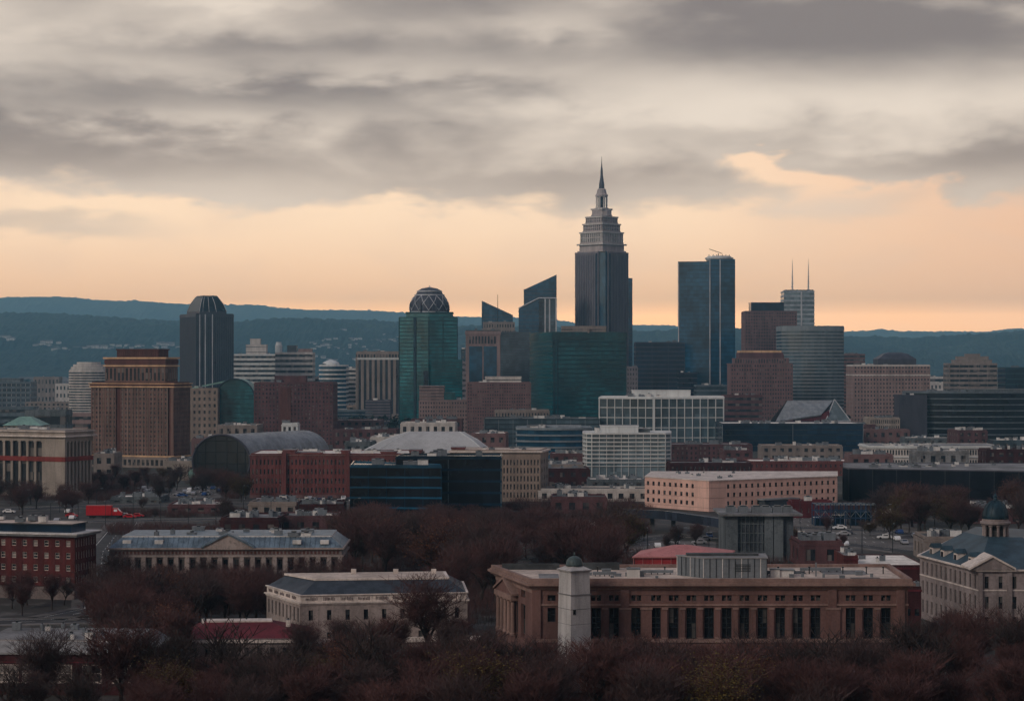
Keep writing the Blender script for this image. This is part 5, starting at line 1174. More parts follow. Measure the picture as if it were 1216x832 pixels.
# salmon building
D = 745.0; A = P(842, D); pm = [P(767, D+26), A, P(993, D+30), P(993, D+62), P(775, D+62)]; zz = lambda y: Z(y, D)
b_ = B('salmon_building', 'salmon pink three storey building bent at an angle with a white roof', 'building', pm, zz(571)); b_.wall.prism(off(pm, -.4), 0, b_.h, 'salmon')
L0, L1 = math.dist(pm[0], pm[1]), math.dist(pm[1], pm[2])
b_.grid(pm[0], pm[1], 1.2, zz(573), 3, 9, .42, .5, 'salmon', 'win', .3, 0, L0*.80); b_.wall.wbox(pm[0], pm[1], L0*.8, L0+.3, 1.2, zz(573), 0, .3, 'salmon')
b_.wall.wbox(pm[1], pm[2], -.3, L1*.12, 1.2, zz(573), 0, .3, 'salmon'); b_.grid(pm[1], pm[2], 1.2, zz(573), 3, 19, .42, .5, 'salmon', 'win', .3, L1*.12, None)
b_.wall.prism(off(pm, .32), 0, 1.2, 'salmon'); b_.wall.prism(off(pm, .36), zz(573), zz(571), 'salmon'); b_.wall.prism(off(pm, .6), zz(571), zz(570), 'cream_trim'); b_.flat_roof('roof_white', .3, 'cream_trim'); b_.units(9, 'unit_grey', (.6, 2), (.4, .9))
for z_ in (1.25, 4.9, 8.6): b_.wall.prism(off(pm, .345), z_, z_+.07, 'pink_stone')
q = MB(); q.wbox(pm[1], pm[2], L1*.38, L1*.62, 0, 3.6, .3, 4, 'concrete_dark'); q.wbox(pm[1], pm[2], L1*.36, L1*.64, 3.6, 4.1, .3, 4.6, 'roof_grey'); q.build('entrance_canopy', b_.r); b_.finish()
block('red_annex', 'low plain maroon annex right of the salmon building entrance', 'building', rect(940, 988, 715, 9), 597, 715, 'grid', 'maroon', 1, 6, wf=.2, hf=.3, units=1).finish()
# black low building
D = 800.0; b_ = B('black_warehouse', 'long low black warehouse with a thin pale roof line at the right', 'warehouse', [P(1001, D+10), P(1008, D), P(1300, D-30), P(1300, D+40), P(1001, D+46)], Z(557, D)); b_.core('black_wall'); b_.fins(9, 'dark_metal', .3, .2); b_.flat_roof('roof_grey', .5, 'steelgrey'); b_.units(22, 'unit_grey', (1, 4), (.4, 1.2)); b_.finish()
# brick terraces behind
D = 960.0; block('maroon_brick_terrace', 'dark maroon brick terrace right of the white banded office', 'building', rect(797, 893, 1080, 26), 529, 1080, 'grid', 'brick_far', 4, 18, wf=.4, hf=.5, units=8, lim=40).finish()
block('red_brick_terrace', 'wide low red brick building behind the salmon building roof', 'building', rect(890, 1042, 980, 26), 549, 980, 'grid', 'brick_mid', 2, 26, wf=.35, hf=.45, units=14, roof='roof_white', lim=52).finish()
block('maroon_low_shed', 'low maroon brick shed between white banded office and red terrace', 'building', rect(796, 892, 930, 20), 551, 930, 'grid', 'brick_dark', 2, 18, wf=.4, hf=.5, units=6, lim=36).finish()
# pale arcade
D = 1050.0; p = bulge(rect(1032, 1188, D, 30), 5, 8); b_ = B('arcade_building', 'pale low building with two rows of dark arched openings', 'building', p, Z(530, D)); b_.core('pale_far'); b_.wall.prism(off(p, .6), b_.h-.8, b_.h, 'white_band'); b_.wall.prism(off(p, .5), b_.h*.5, b_.h*.55, 'white_band')
for k in range(8):
    a, c = p[k], p[k+1]; L = math.dist(a, c)
    for j in range(6):
        for z_ in (.28, .74): b_.win(a, c, L*(j+.5)/6, b_.h*z_, .8, 2.6, 'win_far')
b_.flat_roof('roof_grey', .5, 'white_band'); b_.units(16, 'unit_white', (1, 3), (.5, 1.3)); b_.finish()

# ordinary low town blocks between the landmarks
TOWN = [ # x0, x1, ytop, D, material, rows, look
 (30, 82, 478, 2000, 'tan_grey', 4, 'tan grey'), (0, 40, 484, 1700, 'band_dark', 3, 'dark'), (48, 110, 492, 1500, 'pinkish', 3, 'dull pink'), (-10, 30, 466, 2500, 'pale_far', 3, 'pale'), (30, 78, 488, 1300, 'concrete', 2, 'grey concrete'),
 (258, 305, 506, 1200, 'tan_grey', 3, 'dull tan'), (228, 262, 522, 1020, 'mauve', 2, 'mauve brick'), (395, 452, 500, 1400, 'mauve', 4, 'mauve'), (396, 470, 511, 1200, 'brick_far', 3, 'dull brick'), (440, 500, 520, 1120, 'pale_far', 2, 'pale'), (410, 440, 526, 1060, 'concrete', 2, 'concrete grey'),
 (488, 548, 499, 1240, 'brick_far', 4, 'brown red'), (476, 540, 503, 1180, 'pale_far', 3, 'pale stone'), (560, 600, 516, 1080, 'mauve', 3, 'mauve grey'), (655, 700, 540, 960, 'mauve_dark', 3, 'dark mauve'), (648, 692, 553, 900, 'tan_grey', 2, 'flat tan'), (610, 700, 558, 880, 'brick_dark', 2, 'dark red'),
 (640, 770, 582, 800, 'pale_far', 1, 'long pale'), (700, 765, 571, 850, 'concrete', 2, 'grey'), (724, 790, 545, 1050, 'brick_far', 2, 'brownish'), (860, 892, 536, 1020, 'mauve_dark', 3, 'dark brown'), (905, 1000, 530, 1130, 'tan_grey', 2, 'low tan'), (1026, 1080, 511, 1300, 'mauve', 2, 'mauve topped'), (1075, 1130, 521, 1240, 'concrete', 2, 'dull concrete'),
 (1138, 1172, 512, 1180, 'brick_far', 4, 'rust brick'), (1180, 1230, 524, 1150, 'g_steel', 2, 'glassy'), (1172, 1240, 535, 1000, 'brick_dark', 3, 'dark brick'), (1090, 1150, 537, 960, 'roof_grey', 2, 'grey roofed'), (1010, 1060, 541, 940, 'mauve', 2, 'mauve low'), (860, 905, 470, 1620, 'mauve_dark', 6, 'dark mauve'),
 (744, 770, 470, 1500, 'tower_stone', 6, 'grey stone'), (1100, 1160, 455, 2250, 'pale_far', 4, 'pale distant'), (1060, 1100, 446, 2350, 'tan_grey', 4, 'distant tan'), (270, 300, 450, 2450, 'tan_grey', 4, 'distant grey'), (540, 556, 430, 2150, 'tower_stone', 10, 'slim grey'), (548, 556, 415, 2350, 'g_steel', 12, 'thin glass'),
 (412, 440, 482, 1950, 'tan', 3, 'small tan'), (372, 400, 448, 2300, 'pale_far', 6, 'crowded pale'), (40, 70, 448, 2700, 'tan_grey', 3, 'faint tan'), (66, 96, 456, 2500, 'pale_far', 3, 'faint pale'), (1004, 1040, 505, 1380, 'brick_far', 2, 'brick'), (112, 135, 540, 960, 'tan_grey', 2, 'grey stone'), (195, 232, 549, 940, 'limestone', 1, 'pale low'), (225, 262, 560, 905, 'copper_pale', 1, 'greenish'),
 (262, 330, 617, 640, 'brick_dark', 1, 'long red'), (330, 402, 615, 650, 'brick_far', 1, 'white roofed'), (296, 352, 598, 720, 'tan_grey', 1, 'drab'), (352, 408, 601, 700, 'brick_dark', 1, 'maroon'), (200, 262, 601, 735, 'mauve_dark', 1, 'dark flat'), (132, 190, 592, 790, 'concrete', 1, 'grey slab like'), (655, 720, 592, 735, 'mauve_dark', 1, 'brown flat'), (1045, 1098, 612, 690, 'brick_far', 1, 'dull red'), (1150, 1230, 606, 690, 'mauve_dark', 2, 'dark mauve edge'), (1098, 1150, 640, 560, 'tan_grey', 1, 'drab tan'), (640, 700, 640, 560, 'concrete_dark', 1, 'dark grey'), (950, 1000, 645, 545, 'mauve_dark', 1, 'small dark'), (700, 745, 628, 600, 'tan_grey', 1, 'tiny tan'),
]
rr = random.Random(11)
TOWN.sort(key=lambda t: t[0])
for i, (x0, x1, yt, D, m, rows, look) in enumerate(TOWN):
    p = rect(x0, x1, D, rr.uniform(16, 28), rr.uniform(-3, 3)); Wd = math.dist(p[0], p[1]); n = max(2, int(Wd/4.2))
    near = D < 1300
    b_ = block('town_block', '%s low block, %s from left of the ordinary town blocks' % (look, ordw(i)), 'building', p, yt, D, 'grid' if near else ('bands' if i % 2 else 'grid'), m, rows, n, roof=rr.choice(['roof_grey', 'roof_white', 'roof_pale', 'roof_dark']), wf=.45 if near or i % 2 == 0 else .55, hf=.5, units=11 if near else 3, us=(.8, 3.4), group='ordinary low blocks of the town', lim=30 if near else 12); b_.finish()
# ------------------------------------------------------------------ vehicles
def car_mesh(col):
    q = MB(); L, W = 4.5, 1.8
    prof = [(-2.25, .35), (2.25, .35), (2.25, .75), (1.2, .95), (.6, 1.42), (-1.1, 1.45), (-1.9, 1.0), (-2.25, .9)]
    v = [(x, -W/2, z) for x, z in prof]+[(x, W/2, z) for x, z in prof]; n = len(prof)
    q.raw(v, [tuple(range(n)), tuple(range(2*n-1, n-1, -1))]+[(i+n, (i+1) % n+n, (i+1) % n, i) for i in range(n)], col)
    q.box(-1.0, .45, -.93, .93, 1.0, 1.32, 'win'); q.raw([(1.15, -.75, 1.0), (1.15, .75, 1.0), (.66, .7, 1.40), (.66, -.7, 1.40)], [(0, 1, 2, 3)], 'win')
    for x in (-1.4, 1.4):
        for y in (-.85, .85):
            vs = [(x+.33*cos(2*pi*k/10), y+dy_, .33+.33*sin(2*pi*k/10)) for dy_ in (-.12, .12) for k in range(10)]
            q.raw(vs, [tuple(range(10)), tuple(range(19, 9, -1))]+[(k, (k+1) % 10, 10+(k+1) % 10, 10+k) for k in range(10)], 'rubber')
    return q
CARS = {}
for c in ('car_white', 'car_silver', 'car_dark', 'car_red', 'car_blue'):
    o = car_mesh(c).build('parked_car'); CARS[c] = o.data; bpy.data.objects.remove(o)
rr = random.Random(21); cars = []
def cars_in(px0, px1, py0, py1, n, place):
    lst = []
    for k in range(n*3):
        if len(lst) >= n: break
        py = rr.uniform(py0, py1); px = rr.uniform(px0, px1); D = DB(py); x, y = P(px, D)
        y = round(y/6)*6; x = round(x/2.7)*2.7
        if not free(x, y) or any(math.dist((x, y), c[:2]) < 2.6 or (abs(x-c[0]) < 5 and abs(y-c[1]) < 2.4) for c in cars): continue
        cars.append((x, y)); lst.append((x/y, x, y, rr.choice(['car_white', 'car_white', 'car_silver', 'car_dark', 'car_blue', 'car_silver'])))
    lst.sort(); cnt = {}
    nm = {'car_white': 'white', 'car_silver': 'silver', 'car_dark': 'dark', 'car_blue': 'blue'}
    for _, x, y, c in lst:
        o = bpy.data.objects.new('parked_car', CARS[c]); COL.objects.link(o); o.location = (x, y, .03); o.rotation_euler.z = rr.choice([0, pi, pi/2, pi/2, -pi/2])+rr.uniform(-.04, .04)
        k = cnt.get(c, 0); cnt[c] = k+1
        tag(o, '%s %s car from left, parked %s' % (ordw(k), nm[c], place), 'car', 'cars parked in the town lots')
cars_in(172, 260, 578, 592, 22, 'below the arena end')
cars_in(300, 430, 592, 597, 14, 'before the long red brick building')
cars_in(612, 758, 578, 590, 30, 'left of the salmon building')
cars_in(640, 850, 634, 655, 9, 'behind the red pavilion')
cars_in(930, 1090, 612, 655, 16, 'in the lot right of the concrete block')
cars_in(1060, 1180, 600, 612, 9, 'beside the black warehouse')
cars_in(10, 130, 606, 622, 5, 'along the road behind the red office')
cars_in(100, 135, 640, 720, 3, 'on the lane beside the red office')

def wheels(r, pts, rad):
    for x, y, z in pts:
        q = MB(); vs = [(x+rad*cos(2*pi*k/12), y+d, rad+rad*sin(2*pi*k/12)) for d in (-.15, .15) for k in range(12)]
        q.raw(vs, [tuple(range(12)), tuple(range(23, 11, -1))]+[(k, (k+1) % 12, 12+(k+1) % 12, 12+k) for k in range(12)], 'rubber'); q.build('wheel', r, (0, 0, 0))
D = 715.0; x, y = P(103, D); r = root('red_truck', 'long red box truck parked on the road behind the red office', 'truck', (0, 0, 0))
q = MB(); q.box(0, 9.0, -1.25, 1.25, 1.0, 4.3, 'car_red'); q.box(-.05, 9.05, -1.3, 1.3, 4.3, 4.4, 'car_red'); q.box(0, 12, -.5, .5, .6, 1.0, 'dark_metal'); q.build('cargo_box', r, (0, 0, 0))
q = MB(); v = [(9.2, 1.0), (12.6, 1.0), (12.6, 2.0), (11.9, 2.3), (11.0, 3.4), (9.2, 3.5)]
n = len(v); q.raw([(a, -1.2, b) for a, b in v]+[(a, 1.2, b) for a, b in v], [tuple(range(n)), tuple(range(2*n-1, n-1, -1))]+[(i+n, (i+1) % n+n, (i+1) % n, i) for i in range(n)], 'car_red'); cab_ = q.build('cab', r, (0, 0, 0))
q = MB(); q.raw([(11.95, -1.1, 2.35), (11.95, 1.1, 2.35), (11.05, 1.1, 3.36), (11.05, -1.1, 3.36)], [(0, 1, 2, 3)], 'car_white'); q.box(9.8, 11.0, -1.23, 1.23, 2.3, 3.1, 'car_white'); q.build('windscreen', r, (0, 0, 0))
wheels(r, [(1.5, -1.1, 0), (2.6, -1.1, 0), (11.2, -1.1, 0), (1.5, 1.1, 0), (2.6, 1.1, 0), (11.2, 1.1, 0)], .5)
r['_w'] = [0, 0, 0]; r.location = (x, y, .03)
for dx_, dy_, col, lab in ((15.5, -1.5, 'car_red', 'red car parked just ahead of the red truck'), (13, 4.5, 'car_white', 'white car parked beyond the cab of the red truck'), (17.5, 3.0, 'car_red', 'red car farthest right of those by the red truck'), (-6, 3.5, 'car_red', 'red car just behind the tail of the red truck')):
    o = bpy.data.objects.new('parked_car', CARS[col]); COL.objects.link(o); o.location = (x+dx_, y+dy_, .03); o.rotation_euler.z = .05; tag(o, lab, 'car', 'cars parked by the red truck')

# ------------------------------------------------------------------ trees
def grow(seed, ht=14.0, spread=1.0, depth=6, twigm='twig', leafm=None, leaves=0, kids=3, leafsize=.25, twr=.017):
    rr = random.Random(seed); tr = MB(); tw = MB(); lv = MB(); ends = []
    def seg(mb, a, b, ra, rb, m, n):
        d = (b-a).normalized(); u = d.cross(Vector((.3, .2, 1)) if abs(d.z) < .9 else Vector((1, 0, 0))).normalized(); v = d.cross(u); vs = []
        for p, r_ in ((a, ra), (b, rb)):
            for k in range(n): t = 2*pi*k/n; vs.append(tuple(p+(u*cos(t)+v*sin(t))*r_))
        mb.raw(vs, [(k, (k+1) % n, n+(k+1) % n, n+k) for k in range(n)], m)
    def br(p, d, L, r_, lev):
        n = 3 if lev <= 2 else 2; q = p; dd = d.copy()
        for i in range(n):
            dd = (dd+Vector((rr.uniform(-1, 1), rr.uniform(-1, 1), rr.uniform(-.3, .6)))*.13).normalized(); e = q+dd*(L/n)
            r0 = r_*(1-.35*i/n); r1 = r_*(1-.35*(i+1)/n)
            seg(tr if lev < 3 else tw, q, e, r0, r1, 'bark' if lev < 3 else twigm, 6 if lev == 0 else (5 if lev == 1 else 3)); q = e
            if lev >= 1 and lev < depth and i < n-1:
                ax = Vector((rr.uniform(-1, 1), rr.uniform(-1, 1), rr.uniform(-.2, .7))).normalized(); br(q, (dd*.7+ax*.8).normalized(), L*rr.uniform(.45, .7), r1*.55, lev+1 if lev+1 >= 2 else 2)
        if lev >= depth: ends.append(q); return
        k = kids+(1 if lev == 0 else 0)
        for j in range(k):
            a = 2*pi*(j+rr.random()*.7)/k; side = Vector((cos(a), sin(a), 0)); sp = rr.uniform(.45, .95)*spread if lev < 2 else rr.uniform(.5, 1.1)
            nd = (dd+side*sp+Vector((0, 0, .42 if lev < 3 else .25))).normalized()
            if lev == 0 and j == 0: nd = (dd+side*.12).normalized()
            br(q, nd, L*(rr.uniform(.6, 1.0) if lev < 3 else rr.uniform(.6, .9)), max(r_*.62, twr), lev+1)
    br(Vector((0, 0, -.3)), Vector((rr.uniform(-.05, .05), rr.uniform(-.05, .05), 1)), ht*.20, ht*.018, 0)
    zmax = max(e.z for e in ends); k = ht/zmax
    for mb in (tr, tw): mb.v = [(a*k, b*k, c*k) for a, b, c in mb.v]
    if leafm:
        for i in range(leaves):
            e = rr.choice(ends)*k+Vector((rr.gauss(0, .5), rr.gauss(0, .5), rr.gauss(0, .45)))
            if leafm == 'leaf':
                zz1 = rr.random()**.8; az1 = rr.uniform(0, 6.283); R1 = ht*.30*sqrt(max(.02, 1-(2*abs(zz1-.40))**2.2))*(1+.28*sin(az1*3+zz1*9)+.18*sin(az1*7+zz1*17)); R1 *= rr.random()**.4; e = Vector((R1*cos(az1), R1*sin(az1), ht*(.04+.96*zz1)))
            a = Vector((rr.uniform(-1, 1), rr.uniform(-1, 1), rr.uniform(-1, 1))).normalized(); u = a.cross(Vector((0, .1, 1))).normalized(); s_ = leafsize*rr.uniform(.6, 1.3)
            tw.face([tuple(e-u*s_*.5), tuple(e+a*s_*.5), tuple(e+u*s_*.5), tuple(e-a*s_*.5)], leafm)
    t = tr.build('trunk'); c = tw.build('crown'); r_ = (t.data, c.data, ht); bpy.data.objects.remove(t); bpy.data.objects.remove(c); return r_
BARE = [grow(s_, 14, sp, dp_, tm, kids=k_, twr=tw_) for s_, sp, tm, dp_, k_, tw_ in ((1, .8, 'twig', 6, 3, .018), (2, .65, 'twig', 5, 4, .026), (3, .9, 'twig_grey', 5, 3, .034), (4, .6, 'twig', 6, 3, .018), (5, .75, 'twig_grey', 5, 4, .024), (15, .5, 'twig', 5, 4, .026))]
SKEL = [grow(31, 15, .75, 4, 'bark', kids=3, twr=.05), grow(32, 15, .6, 5, 'bark', kids=3, twr=.035), grow(33, 15, .9, 5, 'bark', kids=3, twr=.03)]
BIG = grow(9, 14, 1.25, 6, 'twig', kids=3)
BUD = [grow(6, 12, .9, 6, 'twig', 'bud', 9000, 3, .2), grow(7, 12, 1.0, 6, 'twig', 'rust_leaf', 7000, 3, .2)]
EVG = [grow(8, 11, .6, 5, 'twig', 'leaf', 16000, 3, .5), grow(10, 10, .75, 5, 'twig', 'leaf', 14000, 3, .5)]
rr = random.Random(33); NT_ = [0]
def place_tree(proto, x, y, h, label, cat='tree', name='bare_tree', group=None):
    r = bpy.data.objects.new(name, None); COL.objects.link(r); r.location = (x, y, 0); r.rotation_euler.z = rr.uniform(0, 6.28); s_ = h/proto[2]; r.scale = (s_*rr.uniform(1.05, 1.45), s_*rr.uniform(1.05, 1.45), s_)
    tag(r, label, cat, group)
    for nm, me in (('trunk', proto[0]), ('crown', proto[1])):
        o = bpy.data.objects.new(nm, me); COL.objects.link(o); o.parent = r
    NT_[0] += 1
TP = []; NB = [0]
KINDW = {'bare': ('bare brown tree', 'bare_tree'), 'bud': ('budding olive tree', 'budding_tree'), 'rust': ('rust tinted tree', 'rust_leaved_tree'), 'evg': ('dark evergreen tree', 'evergreen_tree')}
def zone(px0, px1, py0, py1, n, h0, h1, place, mix=(1, 0, 0, 0), gap=6.3, grp=None, top=None):
    """trees standing on the ground that the photo shows between rows py0 and py1"""
    lst = []
    n = round(n*.72)
    for k in range(n*12):
        if len(lst) >= n: break
        D0, D1 = DB(py0), DB(py1); D = rr.uniform(min(D0, D1), max(D0, D1)); px = rr.uniform(px0, px1); x, y = P(px, D)
        if not free(x, y) or any(math.dist((x, y), p) < gap for p in TP): continue
        if NB[0] >= 294: break
        TP.append((x, y)); kd = rr.choices(['bare', 'bud', 'rust', 'evg'], (mix[0]+mix[1]*.6, mix[1]*.4, mix[2], mix[3]))[0]; NB[0] += kd == 'bare'; h = rr.uniform(h0, h1)
        if top: h = max(5.0, min(h, H-(top+rr.uniform(-5, 14)-HZ)*D/F))
        lst.append((x/y, x, y, kd, h))
    lst.sort(); cnt = {}
    for _, x, y, kd, h in lst:
        k = cnt.get(kd, 0); cnt[kd] = k+1; w0, nm = KINDW[kd]
        lab = '%s %s from left, %s' % (ordw(k), w0, place)
        pr = rr.choice(BARE) if kd == 'bare' else BUD[0] if kd == 'bud' else BUD[1] if kd == 'rust' else rr.choice(EVG)
        place_tree(pr, x, y, h, lab, 'tree', nm, grp or 'trees '+place)
zone(-10, 180, 842, 905, 9, 8, 10, 'before the low dark brick building', top=782)
zone(180, 375, 815, 900, 30, 9, 12, 'in the lower foreground below the maroon roof', (.72, .12, .16, 0), top=770)
zone(375, 585, 800, 900, 34, 9, 14, 'in the lower foreground below the cream building', (.80, .10, .10, 0), top=745)
zone(585, 1090, 820, 890, 56, 10, 14, 'before the pink hall', (.92, .04, .04, 0), top=746)
zone(1085, 1235, 760, 890, 18, 9, 13, 'before the domed building', (.95, .0, .05, 0), top=722)
zone(125, 215, 735, 805, 22, 10, 15, 'above the lodge left of the maroon roof', (.85, .05, .1, 0), top=668)
zone(215, 325, 730, 752, 20, 11, 15, 'left of the cream building', (.85, .05, .1, 0), top=668)
zone(325, 560, 772, 800, 14, 8, 10, 'before the cream terrace', (.95, .05, 0, 0), top=722)
zone(120, 420, 708, 724, 24, 8, 11, 'before the blue roofed building', (.95, .0, .05, 0), top=650)
zone(-10, 110, 716, 732, 9, 6, 9, 'before the red office', (.95, 0, .05, 0), top=672)
zone(405, 590, 628, 745, 62, 13, 19, 'right of the blue roofed building', (.92, .03, .05, 0), 6, top=597)
zone(560, 722, 636, 715, 36, 13, 19, 'behind the left end of the pink hall', (.92, .04, .04, 0), 6, top=597)
zone(700, 860, 640, 664, 8, 7, 10, 'before the viaduct', (.8, .2, 0, 0), top=622)
zone(1040, 1230, 602, 640, 34, 10, 16, 'before the black warehouse', (.82, .10, .08, 0), top=566)
zone(930, 1100, 632, 660, 9, 4, 7, 'in the lot right of the concrete block', (.7, .3, 0, 0))
zone(-5, 112, 594, 612, 20, 9, 13, 'before the civic hall', (.86, 0, 0, .14), top=562)
zone(108, 300, 570, 600, 38, 8, 13, 'below the brown hotel tower', (.92, .08, 0, 0), top=548)
zone(120, 420, 606, 640, 30, 7, 12, 'behind the blue roofed building', (1, 0, 0, 0), top=590)
zone(300, 430, 590, 606, 16, 7, 10, 'before the long red brick building', (.95, .05, 0, 0), top=570)
zone(410, 600, 613, 628, 16, 9, 12, 'before the navy glass offices', (1, 0, 0, 0), top=594)
zone(600, 770, 592, 630, 30, 8, 12, 'left of the viaduct', (.9, .1, 0, 0), top=576)
zone(230, 1180, 532, 575, 34, 8, 11, 'scattered among the midtown blocks', (.9, .1, 0, 0))
x, y = P(1163, 345); place_tree(BIG, x, y, 15.5, 'wide bare tree with black limbs standing before the domed building pediment', 'tree', 'bare_tree')
x, y = P(744, 560); place_tree(BUD[0], x, y, 16, 'round olive tinted tree standing alone left of the viaduct', 'tree', 'budding_tree')
x, y = P(505, 372); place_tree(BARE[3], x, y, 17, 'tall slender bare tree rising before the cream building right half', 'tree', 'bare_tree')
x, y = P(145, 318); place_tree(BARE[1], x, y, 15, 'tall bare tree before the right corner of the dark brick lodge', 'tree', 'bare_tree')
x, y = P(48, 312); place_tree(BARE[4], x, y, 14.5, 'tall bare tree before the left windows of the dark brick lodge', 'tree', 'bare_tree')
for k, (px, D_, h_) in enumerate(((22, 300, 11), (92, 296, 12), (205, 318, 14), (262, 322, 15), (290, 305, 13), (345, 316, 12), (420, 318, 15), (462, 308, 13), (540, 312, 14), (612, 320, 12), (655, 300, 10), (735, 322, 12), (800, 318, 11), (872, 320, 13), (940, 316, 12), (985, 322, 13), (1032, 318, 12), (1088, 330, 14), (1125, 320, 13), (1200, 338, 15))):
    x, y = P(px, D_); place_tree(SKEL[k % 3], x, y, h_, '%s thin black limbed bare tree from left in the nearest row' % ordw(k), 'tree', 'leafless_tree', 'thin dark trees in the nearest row')
x, y = P(1128, 640); place_tree(BUD[0], x, y, 14, 'round olive green tree before the black warehouse', 'tree', 'budding_tree')
x, y = P(565, 300); place_tree(BUD[0], x, y, 13, 'olive yellow bush like tree left of the pink hall porch', 'tree', 'budding_tree')

# far wooded belts: nobody could count these crowns
def belt(name, pts, n, h0, h1, m='hill_wood', seed=1, spread=60):
    rr2 = random.Random(seed); q = MB()
    for k in range(n):
        t = rr2.random()*(len(pts)-1); i = int(t); f = t-i; x = pts[i][0]*(1-f)+pts[i+1][0]*f; y = pts[i][1]*(1-f)+pts[i+1][1]*f+rr2.uniform(-spread, spread)
        if not free(x, y): continue
        h = rr2.uniform(h0, h1); r_ = h*rr2.uniform(.35, .5)
        for j in range(34):
            a, b, c = rr2.gauss(0, .45)*r_, rr2.gauss(0, .45)*r_, h*(.55+rr2.gauss(0, .2)); s_ = r_*.35
            u = Vector((rr2.uniform(-1, 1), rr2.uniform(-1, 1), rr2.uniform(-1, 1))).normalized(); v = u.cross(Vector((.1, .2, 1))).normalized(); c_ = Vector((x+a, y+b, max(.5, c)))
            q.face([tuple(c_-u*s_), tuple(c_+v*s_), tuple(c_+u*s_), tuple(c_-v*s_)], m)
    tag(q.build(name), 'far wooded belt of mixed trees between the town and the hills', 'woods', None, 'stuff')
def scrub(px0, px1, py0, py1, n, h0, h1, seed, label):
    rr2 = random.Random(seed); q = MB(); D0, D1 = DB(py1), DB(py0)
    for k in range(n):
        D = rr2.uniform(D0, D1); x, y = P(rr2.uniform(px0, px1), D)
        if not free(x, y) or any(abs(x-c[0]) < 5 and abs(y-c[1]) < 4 for c in cars): continue
        h = rr2.uniform(h0, h1); r_ = h*rr2.uniform(.6, 1.0)
        for j in range(46):
            a = rr2.uniform(0, 6.28); d_ = r_*rr2.random()**.6; c_ = Vector((x+d_*cos(a), y+d_*sin(a), 0)); u = Vector((cos(a)*.5*rr2.random(), sin(a)*.5*rr2.random(), 1)).normalized()*h*rr2.uniform(.4, 1); v = Vector((rr2.uniform(-1, 1), rr2.uniform(-1, 1), 0)).normalized()*.035
            q.face([tuple(c_-v), tuple(c_+v), tuple(c_+u)], 'twig' if k % 3 else 'twig_grey')
            w1 = c_+u*.5; u2 = (u.normalized()+Vector((rr2.uniform(-1, 1), rr2.uniform(-1, 1), .3))*.8)*h*.35; q.face([tuple(w1-v), tuple(w1+v), tuple(w1+u2)], 'twig')
    tag(q.build('undergrowth'), label, 'undergrowth', None, 'stuff')
scrub(100, 170, 566, 594, 260, 2, 4, 61, 'brown scrub along the foot of the hotel tower')
scrub(262, 430, 578, 592, 260, 2, 3.5, 62, 'brown scrub before the long red brick building')
scrub(120, 430, 607, 614, 260, 1.5, 3, 63, 'brown scrub between the town roads')
scrub(130, 410, 626, 640, 260, 2, 4, 64, 'brown scrub behind the blue roofed building')
scrub(0, 120, 582, 596, 160, 2, 3.5, 65, 'brown scrub before the civic hall')
scrub(600, 770, 594, 634, 420, 2, 4, 66, 'brown scrub left of the viaduct')
scrub(950, 1230, 600, 612, 300, 2, 4, 67, 'brown scrub before the black warehouse')
scrub(660, 1000, 656, 672, 260, 1.5, 3, 68, 'brown scrub behind the pink hall')
scrub(180, 600, 770, 880, 700, 1.5, 3.5, 69, 'brown scrub under the foreground trees')
scrub(590, 1235, 815, 880, 700, 1.5, 3.5, 70, 'brown scrub at the foot of the pink hall')
scrub(120, 420, 708, 730, 260, 2, 4, 71, 'brown scrub before the blue roofed building wall')
scrub(405, 590, 640, 745, 500, 2, 4, 72, 'brown scrub under the central trees')
scrub(-20, 180, 842, 880, 160, 1.5, 3, 73, 'brown scrub before the dark brick lodge')
MT['belt_wood'] = MT['hill_wood']
belt('woods', [(-1500, 4000), (-500, 4000), (400, 4200), (1700, 4000)], 3500, 9, 15, seed=4, spread=1100)
belt('woods', [(-420, 1500), (-100, 1650), (300, 1750), (520, 1600)], 500, 8, 12, seed=5, spread=110)

# houses on the hillside and in the far suburbs
q = MB(); q.box(-6, 6, -4, 4, 0, 5.5, 'house_wall'); gv = [(-6.5, -4.6, 5.5), (6.5, -4.6, 5.5), (6.5, 0, 8.3), (-6.5, 0, 8.3), (-6.5, 4.6, 5.5), (6.5, 4.6, 5.5)]; q.raw(gv, [(0, 1, 2, 3), (3, 2, 5, 4), (0, 3, 4), (1, 5, 2)], 'house_roof')
for x in (-4, -1.4, 1.4, 4): q.box(x-.6, x+.6, -4.06, -4.0, 3.3, 4.6, 'win_far'); q.box(x-.6, x+.6, -4.06, -4.0, .9, 2.3, 'win_far')
o = q.build('house'); HM = o.data; bpy.data.objects.remove(o)
def hz(x, y):
    W = H1X+1; D0, D2 = 6200, 9600; j = int((y-D0)/(D2-D0)*H1Y)
    if y < D0: return 0
    best = None
    row = [H1[j*W+i] for i in range(0, W)]
    i = min(range(W), key=lambda k: abs(row[k][0]-x)); return row[i][2]
rr = random.Random(50)
def houses(px0, px1, D0, D1, n, place, s0=1.0, s1=1.8):
    lst = []
    for k in range(n):
        D = rr.uniform(D0, D1); px = rr.uniform(px0, px1); x, y = P(px, D)
        if free(x, y): lst.append((x/y, x, y))
    lst.sort()
    for k, (_, x, y) in enumerate(lst):
        o = bpy.data.objects.new('house', HM); COL.objects.link(o); s_ = rr.uniform(s0, s1); o.scale = (s_*rr.uniform(.8, 1.6), s_, s_); o.location = (x, y, max(0, hz(x, y))-.3); o.rotation_euler.z = rr.uniform(-.5, .5)
        tag(o, '%s pale house from left %s' % (ordw(k), place), 'house', 'pale houses '+place)
houses(-10, 240, 7350, 7500, 74, 'halfway up the hill at left', 1.0, 1.8)
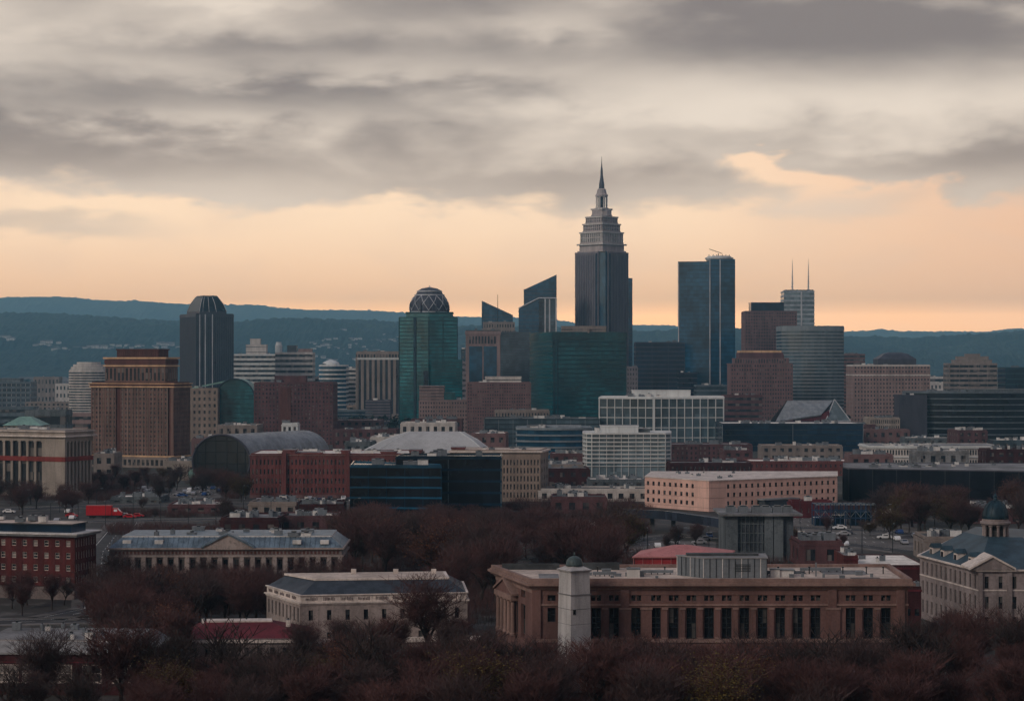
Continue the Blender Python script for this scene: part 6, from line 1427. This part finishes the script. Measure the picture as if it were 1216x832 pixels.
houses(365, 475, 7000, 8000, 70, 'on the hill above the tan ribbed tower', .7, 1.4)
houses(-10, 110, 3300, 5600, 70, 'on the flat below the hill at left', 1, 2)
houses(1020, 1216, 3000, 5600, 70, 'on the flat below the hill at right', 1, 2)
houses(540, 560, 3600, 4600, 8, 'between the teal and tan towers', 1, 2)

# street lamps along the roads
rr = random.Random(77); LM = None
def lamp(x, y, rz, label):
    global LM
    if LM is None:
        q = MB(); q.lathe([(.16, 0), (.12, .6), (.09, 8)], 0, 0, 6, 'dark_metal'); a = q.build('pole')
        q = MB(); q.tube([(0, 0, 7.8), (.6, 0, 8.4), (1.8, 0, 8.6)], .06, 'dark_metal', 5); b = q.build('arm')
        q = MB(); q.box(1.5, 2.4, -.18, .18, 8.5, 8.68, 'unit_grey'); c = q.build('lamp_head'); LM = [('pole', a.data), ('arm', b.data), ('lamp_head', c.data)]
        for o in (a, b, c): bpy.data.objects.remove(o)
    r = bpy.data.objects.new('street_lamp', None); COL.objects.link(r); r.location = (x, y, 0); r.rotation_euler.z = rz; tag(r, label, 'street lamp', 'street lamps along the roads')
    for n_, me in LM: o = bpy.data.objects.new(n_, me); COL.objects.link(o); o.parent = r
for pts, place in ((((-60, 611), (420, 601)), 'on the long road below the hotel tower'), (((60, 625.5), (420, 621)), 'on the road behind the blue roof'), (((660, 666), (1060, 656)), 'on the road behind the pink hall'), (((930, 622), (1150, 636)), 'in the lot before the black warehouse')):
    for k in range(12):
        t = k/11; px = pts[0][0]+(pts[1][0]-pts[0][0])*t; py = pts[0][1]+(pts[1][1]-pts[0][1])*t; x, y = G(px, py)
        if free(x, y): lamp(x, y, rr.choice([0, pi/2, -pi/2]), '%s street lamp from left %s' % (ordw(k), place))
# ------------------------------------------------------------------ haze
q = MB(); q.box(-9500, 9500, -60, 18500, -1.0, 640, 'roof_grey'); hzb = q.build('haze'); hzb.data.materials.clear()
hm = bpy.data.materials.new('haze'); hm.use_nodes = True; t = hm.node_tree; t.nodes.clear()
ov = t.nodes.new('ShaderNodeOutputMaterial'); pv = t.nodes.new('ShaderNodeVolumePrincipled'); pv.inputs['Color'].default_value = (.32, .70, 1.0, 1); pv.inputs['Density'].default_value = HAZE; pv.inputs['Anisotropy'].default_value = .75
t.links.new(pv.outputs[0], ov.inputs['Volume']); hzb.data.materials.append(hm); tag(hzb, None, None, None, 'stuff')
for o in list(sc.objects):
    if '_w' in o: del o['_w']
print('trees', NT_[0], 'objects', len(sc.objects))
